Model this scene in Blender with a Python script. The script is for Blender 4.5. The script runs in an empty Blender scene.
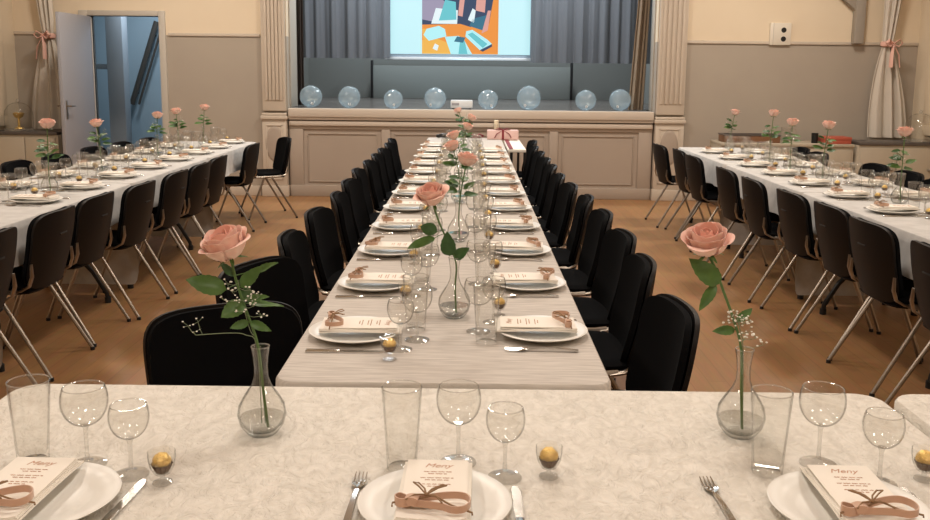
import bpy, bmesh, math, random
from mathutils import Vector, Matrix
rnd = random.Random(7)
S = bpy.context.scene
COL = S.collection
PI = math.pi
def R(d): return math.radians(d)

# ---------------------------------------------------------------- materials
def mat(name, col, rough=.5, metal=0., spec=.5, noise=None, bump=None, emit=None, sheen=0., trans=0., ior=1.45, sub=0.):
    m = bpy.data.materials.new(name); m.use_nodes = True
    nt = m.node_tree; b = nt.nodes['Principled BSDF']
    b.inputs['Base Color'].default_value = (*col, 1)
    b.inputs['Roughness'].default_value = rough
    b.inputs['Metallic'].default_value = metal
    b.inputs['Specular IOR Level'].default_value = spec
    b.inputs['IOR'].default_value = ior
    b.inputs['Transmission Weight'].default_value = trans
    if sheen: b.inputs['Sheen Weight'].default_value = sheen
    if sub:
        b.inputs['Subsurface Weight'].default_value = sub
        b.inputs['Subsurface Radius'].default_value = (.01, .004, .003)
    if emit:
        b.inputs['Emission Color'].default_value = (*emit[0], 1)
        b.inputs['Emission Strength'].default_value = emit[1]
    tc = nt.nodes.new('ShaderNodeTexCoord')
    def tex(scale, detail, stretch, dist=0.):
        mp = nt.nodes.new('ShaderNodeMapping'); mp.inputs['Scale'].default_value = stretch
        n = nt.nodes.new('ShaderNodeTexNoise'); n.inputs['Scale'].default_value = scale
        n.inputs['Detail'].default_value = detail; n.inputs['Distortion'].default_value = dist
        nt.links.new(tc.outputs['Object'], mp.inputs['Vector']); nt.links.new(mp.outputs['Vector'], n.inputs['Vector'])
        return n
    if noise:      # (second colour, scale, stretch)
        n = tex(noise[1], 5, noise[2] if len(noise) > 2 else (1, 1, 1), noise[3] if len(noise) > 3 else 0.)
        r = nt.nodes.new('ShaderNodeValToRGB')
        r.color_ramp.elements[0].position = .36; r.color_ramp.elements[1].position = .64
        r.color_ramp.elements[0].color = (*col, 1); r.color_ramp.elements[1].color = (*noise[0], 1)
        nt.links.new(n.outputs['Fac'], r.inputs['Fac']); nt.links.new(r.outputs['Color'], b.inputs['Base Color'])
    if bump:       # (scale, strength, distance, stretch)
        n = tex(bump[0], 4, bump[3] if len(bump) > 3 else (1, 1, 1), bump[4] if len(bump) > 4 else 0.)
        bp = nt.nodes.new('ShaderNodeBump'); bp.inputs['Strength'].default_value = bump[1]; bp.inputs['Distance'].default_value = bump[2]
        nt.links.new(n.outputs['Fac'], bp.inputs['Height']); nt.links.new(bp.outputs['Normal'], b.inputs['Normal'])
    return m

def thin_glass(name, tint=(.985, .985, .98), edge=(.68, .68, .66), rough=.02, body=0., bodycol=(1, 1, 1), gloss=1.0):
    """A thin glass wall: clear face on, darker and glossy at grazing angles (Fresnel)."""
    m = bpy.data.materials.new(name); m.use_nodes = True
    nt = m.node_tree; nt.nodes.clear()
    out = nt.nodes.new('ShaderNodeOutputMaterial')
    lw = nt.nodes.new('ShaderNodeLayerWeight'); lw.inputs['Blend'].default_value = .5
    tr = nt.nodes.new('ShaderNodeBsdfTransparent')
    rp = nt.nodes.new('ShaderNodeValToRGB')
    rp.color_ramp.elements[0].position = .6; rp.color_ramp.elements[1].position = .98
    rp.color_ramp.elements[0].color = (*tint, 1); rp.color_ramp.elements[1].color = (*edge, 1)
    nt.links.new(lw.outputs['Facing'], rp.inputs['Fac']); nt.links.new(rp.outputs['Color'], tr.inputs['Color'])
    base = tr
    if body:
        df = nt.nodes.new('ShaderNodeBsdfDiffuse'); df.inputs['Color'].default_value = (*bodycol, 1)
        tl = nt.nodes.new('ShaderNodeBsdfTranslucent'); tl.inputs['Color'].default_value = (*bodycol, 1)
        m1 = nt.nodes.new('ShaderNodeMixShader'); nt.links.new(df.outputs[0], m1.inputs[1]); nt.links.new(tl.outputs[0], m1.inputs[2])
        m2 = nt.nodes.new('ShaderNodeMixShader'); m2.inputs[0].default_value = body
        nt.links.new(tr.outputs[0], m2.inputs[1]); nt.links.new(m1.outputs[0], m2.inputs[2]); base = m2
    gl = nt.nodes.new('ShaderNodeBsdfGlossy'); gl.inputs['Roughness'].default_value = rough
    l2 = nt.nodes.new('ShaderNodeLayerWeight'); l2.inputs['Blend'].default_value = .5
    pw = nt.nodes.new('ShaderNodeMath'); pw.operation = 'POWER'; pw.inputs[1].default_value = 5
    nt.links.new(l2.outputs['Facing'], pw.inputs[0])
    mu = nt.nodes.new('ShaderNodeMath'); mu.operation = 'MULTIPLY_ADD'; mu.inputs[1].default_value = .7 * gloss; mu.inputs[2].default_value = .05 * gloss
    nt.links.new(pw.outputs[0], mu.inputs[0])
    mx = nt.nodes.new('ShaderNodeMixShader')
    nt.links.new(mu.outputs[0], mx.inputs[0]); nt.links.new(base.outputs[0], mx.inputs[1]); nt.links.new(gl.outputs[0], mx.inputs[2])
    nt.links.new(mx.outputs[0], out.inputs['Surface'])
    return m

def floor_material():
    m = mat('wood floor', (.3, .16, .08), rough=.38, spec=.35)
    nt = m.node_tree; b = nt.nodes['Principled BSDF']
    tc = nt.nodes.new('ShaderNodeTexCoord')
    mp = nt.nodes.new('ShaderNodeMapping'); mp.inputs['Rotation'].default_value = (0, 0, R(90))
    br = nt.nodes.new('ShaderNodeTexBrick')
    br.inputs['Color1'].default_value = (.43, .225, .098, 1); br.inputs['Color2'].default_value = (.385, .20, .086, 1)
    br.inputs['Mortar'].default_value = (.32, .165, .07, 1)
    br.inputs['Scale'].default_value = 1; br.inputs['Mortar Size'].default_value = .0025
    br.inputs['Brick Width'].default_value = 1.4; br.inputs['Row Height'].default_value = .09
    n = nt.nodes.new('ShaderNodeTexNoise'); n.inputs['Scale'].default_value = 9; n.inputs['Detail'].default_value = 6
    mp2 = nt.nodes.new('ShaderNodeMapping'); mp2.inputs['Scale'].default_value = (5, .5, 1)
    mx = nt.nodes.new('ShaderNodeMixRGB'); mx.blend_type = 'MULTIPLY'; mx.inputs['Fac'].default_value = .35
    nt.links.new(tc.outputs['Object'], mp.inputs['Vector']); nt.links.new(mp.outputs['Vector'], br.inputs['Vector'])
    nt.links.new(tc.outputs['Object'], mp2.inputs['Vector']); nt.links.new(mp2.outputs['Vector'], n.inputs['Vector'])
    nt.links.new(br.outputs['Color'], mx.inputs['Color1']); nt.links.new(n.outputs['Color'], mx.inputs['Color2'])
    nt.links.new(mx.outputs['Color'], b.inputs['Base Color'])
    return m

M = {}
M['floor'] = floor_material()
M['cream'] = mat('cream plaster', (.74, .62, .46), .85, noise=((.76, .645, .485), 2.0))
M['taupe'] = mat('taupe plaster', (.40, .345, .285), .8, noise=((.415, .36, .295), 2.5))
M['pil'] = mat('beige painted wood', (.58, .50, .41), .55)
M['stagewood'] = mat('painted stage panel', (.40, .33, .27), .6, noise=((.41, .34, .28), 3))
M['ledge'] = mat('stage ledge paint', (.60, .52, .44), .35)
M['stagefloor'] = mat('stage boards', (.14, .13, .12), .25, noise=((.11, .10, .095), 6, (1, .2, 1)))
M['stagewall'] = mat('grey stage wall', (.20, .21, .20), .85)
M['stageboard'] = mat('grey green stage board', (.23, .25, .24), .8)
M['curtain'] = mat('grey stage curtain', (.14, .152, .172), .9, sheen=.2)
M['tan'] = mat('tan drape cloth', (.33, .26, .19), .9)
M['darkbrown'] = mat('dark brown cloth', (.06, .045, .04), .9)
M['drape'] = mat('pale window curtain cloth', (.64, .58, .50), .9)
M['pinkbow'] = mat('pink satin', (.75, .45, .37), .5)
M['door'] = mat('grey door paint', (.33, .33, .36), .4)
M['jamb'] = mat('pale frame paint', (.50, .46, .40), .5)
M['bluewall'] = mat('corridor paint', (.36, .45, .50), .8)
M['greywood'] = mat('grey corridor post', (.33, .35, .37), .6)
M['handrail'] = mat('dark handrail wood', (.07, .06, .05), .4)
M['chrome'] = mat('brushed chrome', (.33, .285, .24), .33, 1.)
M['steel'] = mat('cutlery steel', (.62, .60, .57), .2, 1.)
M['fabric'] = mat('black chair fabric', (.004, .004, .0045), .95, spec=.08, bump=(900, .25, .001))
M['shell'] = mat('black brown chair shell', (.0065, .0045, .004), .5, spec=.22)
M['rubber'] = mat('black rubber', (.01, .01, .01), .6)
M['blackmetal'] = mat('black painted metal', (.012, .012, .013), .4)
M['tabletop'] = mat('grey plastic tabletop', (.42, .40, .37), .6)
M['cloth'] = mat('ivory damask cloth', (.80, .76, .69), .6, spec=.3, noise=((.69, .65, .58), 15, (1, 1.4, 1), 2.5), bump=(22, .75, .012, (1, 1.3, 1), 2.5))
M['clothwoven'] = mat('grey woven cloth', (.64, .595, .545), .8, spec=.2, noise=((.50, .46, .42), 12, (.8, 9, 1)), bump=(30, .35, .003, (.6, 6, 1)))
M['clothside'] = mat('white cloth', (.60, .585, .565), .8, spec=.2, noise=((.52, .505, .485), 14), bump=(20, .3, .004))
M['china'] = mat('white china', (.82, .80, .75), .32, spec=.3)
M['napkin'] = mat('white paper napkin', (.88, .835, .76), .85, bump=(120, .15, .001))
M['card'] = mat('cream menu card', (.90, .845, .76), .75)
M['ink'] = mat('brown ink', (.55, .30, .19), .7)
M['leather'] = mat('peach satin ribbon', (.58, .36, .25), .45, sheen=.3)
M['twine'] = mat('brown twine', (.28, .17, .09), .8)
M['gold'] = mat('gold foil', (.80, .55, .18), .28, .85, bump=(160, .9, .004))
M['papercup'] = mat('brown paper cup', (.12, .065, .03), .7)
M['glass'] = thin_glass('drinking glass')
M['vaseglass'] = thin_glass('vase glass', (.975, .975, .97), (.46, .48, .455))
M['foot'] = thin_glass('glass foot', (.975, .975, .97), (.76, .76, .74), .05, .14, (.95, .95, .93), gloss=2.0)  # white body mixed in imitates bright highlights on rims, stems and feet
M['bubble'] = thin_glass('clear balloon film', (.88, .94, .97), (.7, .82, .9), .12, .30, (.72, .88, .98))  # blue body puts the projector's cyan light into the clear film
M['water'] = thin_glass('water', (.95, .965, .965), (.50, .55, .57), gloss=2.2)
M['stem'] = mat('rose stem', (.09, .17, .05), .5)
M['leafm'] = mat('rose leaf', (.06, .135, .03), .45, noise=((.085, .175, .04), 40))
M['leafd'] = mat('dark rose leaf', (.03, .085, .02), .45, noise=((.045, .115, .03), 40))
M['petal'] = mat('peach petal', (.88, .56, .47), .6, sub=.1, noise=((.90, .64, .55), 60))
M['petalin'] = mat('deep peach petal', (.86, .48, .385), .6, sub=.1)
M['white'] = mat('white blossom', (.85, .83, .76), .7)
M['twig'] = mat('pale green twig', (.20, .25, .15), .7)
M['whiteplastic'] = mat('white plastic', (.72, .66, .56), .4)
M['black'] = mat('black plastic', (.01, .01, .01), .4)
M['tray'] = mat('brown tray wood', (.20, .095, .045), .5)
M['red'] = mat('red paper', (.45, .10, .06), .6)
M['maroon'] = mat('dark red ribbon', (.22, .02, .03), .5)
M['pinkpaper'] = mat('pale pink wrapping', (.72, .50, .46), .6)
M['silver'] = mat('silver plastic', (.72, .76, .80), .35, .2)
M['sidetop'] = mat('dark cabinet top', (.10, .085, .075), .5)
M['cabinet'] = mat('cream cabinet paint', (.46, .40, .31), .6)
M['pane'] = mat('dark window pane', (.02, .018, .016), .06, spec=.6)
M['wax'] = mat('cream wax', (.78, .68, .50), .5)
M['brace'] = mat('grey painted timber', (.36, .32, .27), .6)
M['screen'] = mat('projected white', (.12, .12, .12), .9, emit=((.54, .90, .96), 1.0))
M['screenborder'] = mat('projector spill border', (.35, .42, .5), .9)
def glow(name, c, s): return mat(name, tuple(x * .08 for x in c), .9, emit=(c, s))
PIC = {'o': glow('picture orange', (.95, .33, .06), .95), 'y': glow('picture amber', (.98, .52, .10), .95), 'c': glow('picture pale cyan', (.50, .93, .98), 1.0),
       't': glow('picture teal', (.17, .62, .68), .95), 'n': glow('picture navy', (.06, .09, .17), .8), 'p': glow('picture mauve', (.45, .40, .55), .8),
       'r': glow('picture rose', (.85, .42, .36), .9), 'w': glow('picture white', (.80, .92, .95), 1.05), 'd': glow('picture dark teal', (.06, .22, .33), .8)}

# ---------------------------------------------------------------- mesh builder
class MB:
    def __init__(s): s.v = []; s.f = []; s.m = []; s.cur = 0
    def add(s, vs, fs):
        b = len(s.v); s.v += [tuple(p) for p in vs]
        s.f += [tuple(b + i for i in f) for f in fs]; s.m += [s.cur] * len(fs); return s
    def box(s, lo, hi, bev=0., M4=None):
        bm = bmesh.new(); bmesh.ops.create_cube(bm, size=1)
        for v in bm.verts:
            v.co = Vector([(lo[i] + hi[i]) / 2 + v.co[i] * (hi[i] - lo[i]) for i in range(3)])
        if bev: bmesh.ops.bevel(bm, geom=bm.edges[:], offset=bev, segments=2, affect='EDGES', profile=.5)
        if M4: bmesh.ops.transform(bm, matrix=M4, verts=bm.verts)
        bm.verts.index_update()
        s.add([v.co for v in bm.verts], [[v.index for v in f.verts] for f in bm.faces]); bm.free(); return s
    def lathe(s, prof, n=24, c=(0, 0, 0), M4=None):
        vs = []; fs = []; rows = []
        for r, z in prof:
            if r < 1e-6: rows.append([len(vs)]); vs.append((0, 0, z))
            else:
                rows.append(list(range(len(vs), len(vs) + n)))
                vs += [(r * math.cos(2 * PI * k / n), r * math.sin(2 * PI * k / n), z) for k in range(n)]
        for a, b in zip(rows, rows[1:]):
            for k in range(n):
                q = [a[k % len(a)], a[(k + 1) % len(a)], b[(k + 1) % len(b)], b[k % len(b)]]
                q = [x for i, x in enumerate(q) if x not in q[:i]]
                if len(q) > 2: fs.append(q)
        T = (M4 or Matrix()); c = Vector(c)
        s.add([T @ Vector(v) + c for v in vs], fs); return s
    def tube(s, pts, r, n=8, caps=True, flat=1.):
        pts = [Vector(p) for p in pts]; rs = r if isinstance(r, (list, tuple)) else [r] * len(pts)
        vs = []; fs = []; up = None
        for i, p in enumerate(pts):
            d = (pts[min(i + 1, len(pts) - 1)] - pts[max(i - 1, 0)]).normalized()
            if up is None: up = d.orthogonal().normalized() if abs(d.z) > .99 else d.cross(Vector((0, 0, 1))).normalized()
            up = (up - d * up.dot(d)).normalized(); w = d.cross(up)
            vs += [p + (up * math.cos(2 * PI * k / n) + w * flat * math.sin(2 * PI * k / n)) * rs[i] for k in range(n)]
        for i in range(len(pts) - 1):
            for k in range(n):
                fs.append((i * n + k, i * n + (k + 1) % n, (i + 1) * n + (k + 1) % n, (i + 1) * n + k))
        if caps: fs += [tuple(reversed(range(n))), tuple(range((len(pts) - 1) * n, len(pts) * n))]
        s.add(vs, fs); return s
    def grid(s, fn, nu, nv, thick=None):
        """surface fn(u, v), u and v in 0..1; thick: vector function or number -> closed slab"""
        P = [[Vector(fn(i / nu, j / nv)) for i in range(nu + 1)] for j in range(nv + 1)]
        W = nu + 1
        vs = [p for row in P for p in row]
        fs = [(j * W + i, j * W + i + 1, (j + 1) * W + i + 1, (j + 1) * W + i) for j in range(nv) for i in range(nu)]
        if thick:
            N = []
            for j in range(nv + 1):
                for i in range(nu + 1):
                    a = P[j][min(i + 1, nu)] - P[j][max(i - 1, 0)]; b = P[min(j + 1, nv)][i] - P[max(j - 1, 0)][i]
                    N.append(a.cross(b).normalized() if a.cross(b).length > 1e-12 else Vector((0, 0, 1)))
            o = len(vs); vs = vs + [p - n * thick for p, n in zip(vs, N)]
            fs += [tuple(o + k for k in reversed(f)) for f in fs[:]]
            rim = [i for i in range(W)] + [j * W + nu for j in range(1, nv + 1)] + [nv * W + i for i in range(nu - 1, -1, -1)] + [j * W for j in range(nv - 1, 0, -1)]
            for a, b in zip(rim, rim[1:] + rim[:1]): fs.append((b, a, o + a, o + b))
        s.add(vs, fs); return s
    def prism(s, poly, z0, z1, M4=None):
        n = len(poly); vs = [Vector((x, y, z0)) for x, y in poly] + [Vector((x, y, z1)) for x, y in poly]
        fs = [tuple(reversed(range(n))), tuple(range(n, 2 * n))] + [(k, (k + 1) % n, n + (k + 1) % n, n + k) for k in range(n)]
        s.add([(M4 @ v if M4 else v) for v in vs], fs); return s
    def ico(s, c, r, sub=1, sc=(1, 1, 1)):
        bm = bmesh.new(); bmesh.ops.create_icosphere(bm, subdivisions=sub, radius=r); bm.verts.index_update()
        s.add([Vector(c) + Vector((v.co.x * sc[0], v.co.y * sc[1], v.co.z * sc[2])) for v in bm.verts], [[v.index for v in f.verts] for f in bm.faces]); bm.free(); return s
    def build(s, name, m, parent=None, smooth=True, loc=None, rot=None, angle=40):
        me = bpy.data.meshes.new(name); me.from_pydata(s.v, [], s.f)
        ms = m if isinstance(m, (list, tuple)) else [m]
        for x in ms: me.materials.append(x)
        for p, k in zip(me.polygons, s.m): p.material_index = k
        bm = bmesh.new(); bm.from_mesh(me); bmesh.ops.recalc_face_normals(bm, faces=bm.faces); bm.to_mesh(me); bm.free()
        if smooth: me.shade_smooth(); me.set_sharp_from_angle(angle=R(angle))
        o = bpy.data.objects.new(name, me); COL.objects.link(o)
        if parent: o.parent = parent
        if loc: o.location = loc
        if rot: o.rotation_euler = rot
        return o

def tag(o, label, cat, group=None, kind=None):
    o['label'] = label; o['category'] = cat
    if group: o['group'] = group
    if kind: o['kind'] = kind
    return o
def empty(name, loc=(0, 0, 0), rz=0):
    o = bpy.data.objects.new(name, None); o.empty_display_size = .1
    COL.objects.link(o); o.location = loc; o.rotation_euler = (0, 0, rz); return o
def copy_tree(o, parent=None):
    c = o.copy(); COL.objects.link(c)
    if parent: c.parent = parent
    for ch in list(o.children): copy_tree(ch, c)
    return c
PROTO = {}
def place(key, maker, loc, rz, label, cat, group=None, kind=None):
    """the first call moves the prototype itself, later ones copy it with all its parts"""
    if key not in PROTO: PROTO[key] = maker(); o = PROTO[key]
    else: o = copy_tree(PROTO[key])
    o.location = loc; o.rotation_euler = (0, 0, rz)
    return tag(o, label, cat, group, kind)
def struct(o, label, cat): return tag(o, label, cat, kind='structure')
ORD = 'first second third fourth fifth sixth seventh eighth ninth tenth eleventh twelfth thirteenth fourteenth'.split()

# ---------------------------------------------------------------- the camera
cam = bpy.data.cameras.new('camera'); co = bpy.data.objects.new('camera', cam); COL.objects.link(co)
cam.sensor_width = 36; cam.sensor_fit = 'HORIZONTAL'; cam.lens = 900 / 930 * 36
cam.shift_y = -50 / 930
cam.clip_start = .05
co.matrix_world = Matrix.Translation((0, 0, 1.477)) @ Matrix.Rotation(4 / 900, 4, 'Z') @ Matrix.Rotation(PI / 2 - R(8.78), 4, 'X') @ Matrix.Rotation(R(.6), 4, 'Z')
S.camera = co

# ---------------------------------------------------------------- the room
XL, XR, YB, YF, H = -5.25, 5.12, 10.5, -3.0, 3.7
def box(name, lo, hi, m, parent=None, bev=0.): return MB().box(lo, hi, bev).build(name, m, parent, smooth=bool(bev))
struct(box('floor', (XL - .2, YF - .2, -.1), (XR + .2, YB + .1, 0), M['floor']), 'warm brown wooden board floor of the hall', 'floor')
struct(box('ceiling', (XL - .2, YF - .2, H), (XR + .2, YB + .1, H + .1), M['cream']), 'cream ceiling of the hall', 'ceiling')
struct(box('wall_left', (XL - .15, YF, 0), (XL, YB, H), M['cream']), 'cream side wall at the left of the hall', 'wall')
struct(box('wall_right', (XR, YF, 0), (XR + .15, YB, H), M['cream']), 'cream side wall at the right of the hall', 'wall')
struct(box('wall_rear', (XL - .15, YF - .15, 0), (XR + .15, YF, H), M['cream']), 'cream wall behind the head table', 'wall')
DX0, DX1, DH = -4.39, -3.575, 2.06
w = MB(); w.cur = 0
for lo, hi in (((XL, YB, 0), (DX0, YB + .14, 1.85)), ((DX1, YB, 0), (-2.12, YB + .14, 1.85))): w.box(lo, hi)
w.cur = 1
for lo, hi in (((XL, YB, 1.85), (DX0, YB + .14, H)), ((DX1, YB, 1.85), (-2.12, YB + .14, H)), ((DX0, YB, DH), (DX1, YB + .14, H))): w.box(lo, hi)
struct(w.build('wall_back_left', [M['taupe'], M['cream']], smooth=False), 'back wall left of the stage, taupe below and cream above', 'wall')
w = MB(); w.box((2.14, YB, 0), (XR, YB + .14, 1.83)); w.cur = 1; w.box((2.14, YB, 1.83), (XR, YB + .14, H))
struct(w.build('wall_back_right', [M['taupe'], M['cream']], smooth=False), 'back wall right of the stage, taupe below and cream above', 'wall')
t = MB(); t.box((XL, YB - .018, 1.84), (DX0 - .1, YB, 1.875), .004); t.box((DX1 + .1, YB - .018, 1.84), (-2.42, YB, 1.875), .004)
struct(t.build('trim_1', M['pil']), 'dado rail on the back wall left of the stage', 'trim')
struct(MB().box((2.45, YB - .018, 1.815), (XR, YB, 1.85), .004).build('trim_2', M['pil']), 'dado rail on the back wall right of the stage', 'trim')
struct(MB().box((DX1 + .1, YB - .015, 0), (-2.45, YB, .12), .004).build('baseboard_left', M['pil']), 'baseboard between the door and the stage', 'baseboard')
struct(MB().box((2.48, YB - .015, 0), (XR, YB, .12), .004).build('baseboard_right', M['pil']), 'baseboard right of the stage', 'baseboard')
# timber brace foot on the right wall
br = MB(); br.box((4.345, YB - .10, 1.83), (4.455, YB - .001, H), .008)
br.box((-.045, -.035, 0), (.045, .035, 1.2), .006, Matrix.Translation((4.39, YB - .05, 2.22)) @ Matrix.Rotation(R(-50), 4, 'Y'))
struct(br.build('trim_3', M['brace']), 'grey timber roof brace coming down the right back wall', 'trim')

# door at the left
d = empty('door_1', (DX0, YB, 0)); struct(d, 'open grey door left of the stage in its pale frame', 'door')
fr = MB()
for lo, hi in (((-.10, -.03, 0), (0, .15, DH + .06)), ((DX1 - DX0, -.03, 0), (DX1 - DX0 + .075, .15, DH + .06)), ((0, -.03, DH), (DX1 - DX0, .15, DH + .06))): fr.box(lo, hi, .006)
fr.build('door_frame', M['jamb'], d)
lm = Matrix.Rotation(R(-89), 4, 'Z')
leaf = MB().box((0.02, .0, .012), (.86, .04, DH - .01), .004, lm).build('door_leaf', M['door'], d)
edge = MB().box((0.0, -.004, .02), (.02, .044, DH - .02), .002, lm).build('hinge_edge', M['jamb'], leaf)
hd = MB()
for s_ in (0, 1):
    y = .04 if s_ == 0 else 0; sg = 1 if s_ == 0 else -1
    hd.box((.78, min(y, y + sg * .008), .92), (.815, max(y, y + sg * .008), 1.12), .002, lm)
    hd.tube([lm @ Vector((.797, y, 1.06)), lm @ Vector((.797, y + sg * .05, 1.06)), lm @ Vector((.70, y + sg * .05, 1.06))], .009)
hd.build('door_handle', M['chrome'], leaf)
# corridor behind it
cw = MB(); cw.box((-5.6, 13.0, 0), (-2.9, 13.1, 3.0)); cw.box((-3.3, 10.64, 0), (-3.2, 13.0, 3.0)); cw.box((-5.6, 10.64, 0), (-5.5, 13.0, 3.0)); cw.box((-5.6, 10.64, 2.9), (-3.2, 13.1, 3.0))
struct(cw.build('wall_corridor', M['bluewall'], smooth=False), 'blue lit walls of the stair corridor behind the door', 'wall')
struct(box('floor_corridor', (-5.6, 10.6, -.1), (-2.9, 13.1, 0), M['stagefloor']), 'dark floor of the corridor behind the door', 'floor')
p = MB(); p.box((-4.80, 12.0, 0), (-4.58, 12.2, 2.9), .01)
struct(p.build('trim_4', M['greywood']), 'broad grey post inside the corridor', 'trim')
p = MB(); p.box((-5.13, 12.3, 0), (-5.08, 12.36, 2.4), .005); p.box((-4.9, 12.3, 0), (-4.85, 12.36, 2.4), .005); p.box((-5.13, 12.3, 1.45), (-4.85, 12.36, 1.52), .005); p.box((-5.13, 12.3, 2.34), (-4.85, 12.36, 2.4), .005)
struct(p.build('trim_5', M['greywood']), 'pale cross-barred frame inside the corridor doorway', 'trim')
hr = MB(); A = Vector((-4.82, 12.88, .96)); B = Vector((-4.42, 12.88, 2.12))
hr.tube([A, B], .03, 10, flat=1.3)
for q in (.15, .85): hr.tube([A.lerp(B, q), A.lerp(B, q) + Vector((0, .12, -.02))], .012)
hr.tube([A + Vector((.10, 0, .0)), A + Vector((.10, 0, .0)) + (B - A) * .95], .018, 8)
tag(hr.build('handrail', M['handrail']), 'dark sloping stair handrail on the blue corridor wall', 'handrail')

# windows on the side walls, just inside the frame edges
for n, x, s_ in ((1, XL, 1), (2, XR, -1)):
    wn = empty('window_%d' % n, (x, 9.0, .82)); struct(wn, 'window with broad cream frame on the %s side wall' % ('left', 'right')[n - 1], 'window')
    f_ = MB()
    for lo, hi in (((0, -1.1, 0), (.05, 1.15, .12)), ((0, -1.1, 1.7), (.05, 1.15, 1.82)), ((0, -1.1, .12), (.05, -.98, 1.7)), ((0, 1.0, .12), (.05, 1.15, 1.7)), ((0, -.03, .12), (.04, .03, 1.7))):
        a = (lo[0] * s_, lo[1], lo[2]); b_ = (hi[0] * s_, hi[1], hi[2])
        f_.box((min(a[0], b_[0]), a[1], a[2]), (max(a[0], b_[0]), b_[1], b_[2]), .006)
    f_.build('window_frame', M['cream'], wn)
    MB().box((min(0, s_ * .015), -.98, .12), (max(0, s_ * .015), 1.0, 1.7)).build('pane', M['pane'], wn)

# ---------------------------------------------------------------- the stage
SX0, SX1, SZ = -2.105, 2.125, 1.03
st = tag(empty('stage', (0, YB, 0)), 'raised stage with beige panelled front and moulded ledge', 'stage')
b = MB(); b.box((SX0 + .005, .065, SZ - .06), (SX1 - .005, .61, SZ), 0); b.box((-2.62, .61, SZ - .06), (2.62, 4.38, SZ), 0); b.build('stage_floor', M['stagefloor'], st, smooth=False)
b = MB(); b.box((SX0, -.06, SZ - .10), (SX1, .06, SZ + .002), .012); b.box((SX0, -.04, SZ - .13), (SX1, .05, SZ - .10), .006); b.box((SX0, -.025, SZ - .20), (SX1, .05, SZ - .145), .008)
b.build('ledge', M['ledge'], st)
b = MB(); b.box((SX0, .02, 0), (SX1, .06, SZ - .12))
for x0, x1 in ((SX0, SX0 + .16), (-1.03, -.93), (.93, 1.03), (SX1 - .16, SX1)): b.box((x0, 0, .12), (x1, .03, SZ - .24), .004)
b.box((SX0, 0, SZ - .24), (SX1, .03, SZ - .16), .004); b.box((SX0, -.012, 0), (SX1, .03, .13), .006)
b.build('front_panels', M['stagewood'], st)
b = MB()
for x0, x1 in ((SX0 + .16, -1.03), (-.93, .93), (1.03, SX1 - .16)):
    for q in ((x0 + .05, x1 - .05, .17, .18), (x0 + .05, x1 - .05, SZ - .30, SZ - .29)): b.box((q[0], .008, q[2]), (q[1], .022, q[3]), .003)
    for xx in (x0 + .05, x1 - .06): b.box((xx, .008, .17), (xx + .01, .022, SZ - .29), .003)
b.build('panel_moulding', M['stagewood'], st)
struct(box('wall_stage_back', (-3.2, 14.9, 0), (3.2, 15.0, H), M['stagewall']), 'grey wall at the back of the stage', 'wall')
struct(box('wall_stage_left', (-2.75, 11.1, 0), (-2.65, 14.9, H), M['stagewall']), 'grey side wall at the left of the stage', 'wall')
struct(box('wall_stage_right', (2.65, 11.1, 0), (2.75, 14.9, H), M['stagewall']), 'grey side wall at the right of the stage', 'wall')
struct(box('ceiling_stage', (-2.75, YB, H), (2.75, 15.0, H + .1), M['stagewall']), 'grey ceiling over the stage', 'ceiling')
b = MB(); b.box((SX0 - .5, YB + .145, SZ + .002), (SX0, 11.05, H), .003); struct(b.build('wall_proscenium_left', M['jamb']), 'pale reveal at the left of the stage opening', 'wall')
b = MB(); b.box((SX1, YB + .145, SZ + .002), (SX1 + .5, 10.80, H), .003); struct(b.build('wall_proscenium_right', M['jamb']), 'pale reveal at the right of the stage opening', 'wall')
# low grey board across the back of the stage
fb = tag(empty('stage_board', (.14, 14.6, SZ + .002)), 'low grey board with end posts standing at the back of the stage', 'board')
MB().box((-1.72, 0, 0), (1.48, .03, .52), .004).build('board', M['stageboard'], fb)
for x in (-1.74, 1.46): MB().box((x, -.03, 0), (x + .04, .05, .60), .004).build('post', M['blackmetal'], fb)

# pilasters
def pilaster(x0, x1, label):
    p = tag(empty('pilaster', ((x0 + x1) / 2, YB, 0)), label, 'pilaster', 'pilasters beside the stage')
    w = (x1 - x0) / 2; b = MB(); b.box((-w, -.05, 1.0), (w, .02, H), .006)
    for k in range(5):
        xx = -w + .05 + k * (2 * w - .1) / 4
        b.box((xx - .018, -.066, 1.12), (xx + .018, -.045, H), .008)
    b.build('shaft', M['pil'], p)
    b = MB(); b.box((-w - .02, -.09, .90), (w + .02, .02, .945), .01); b.box((-w - .01, -.075, .945), (w + .01, .02, .975), .01); b.build('cap_moulding', M['pil'], p)
    b = MB(); b.box((-w - .005, -.065, .13), (w + .005, .02, .90), .006); b.box((-w - .02, -.08, 0), (w + .02, .02, .13), .008)
    for xx in (-w + .04, w - .055): b.box((xx, -.075, .2), (xx + .015, -.06, .84), .004)
    for zz in (.2, .825): b.box((-w + .04, -.075, zz), (w - .04, -.06, zz + .015), .004)
    b.build('pedestal', M['pil'], p)
    MB().lathe([(0, .012), (.085, .012), (.10, .006), (.105, 0)], 28, (0, -.065, .62), Matrix.Rotation(PI / 2, 4, 'X') @ Matrix.Diagonal((1, 2., 1, 1))).build('oval_medallion', M['stagewood'], p)
pilaster(-2.40, -2.13, 'left fluted beige pilaster beside the stage opening')
pilaster(2.15, 2.47, 'right fluted beige pilaster beside the stage opening')

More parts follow.
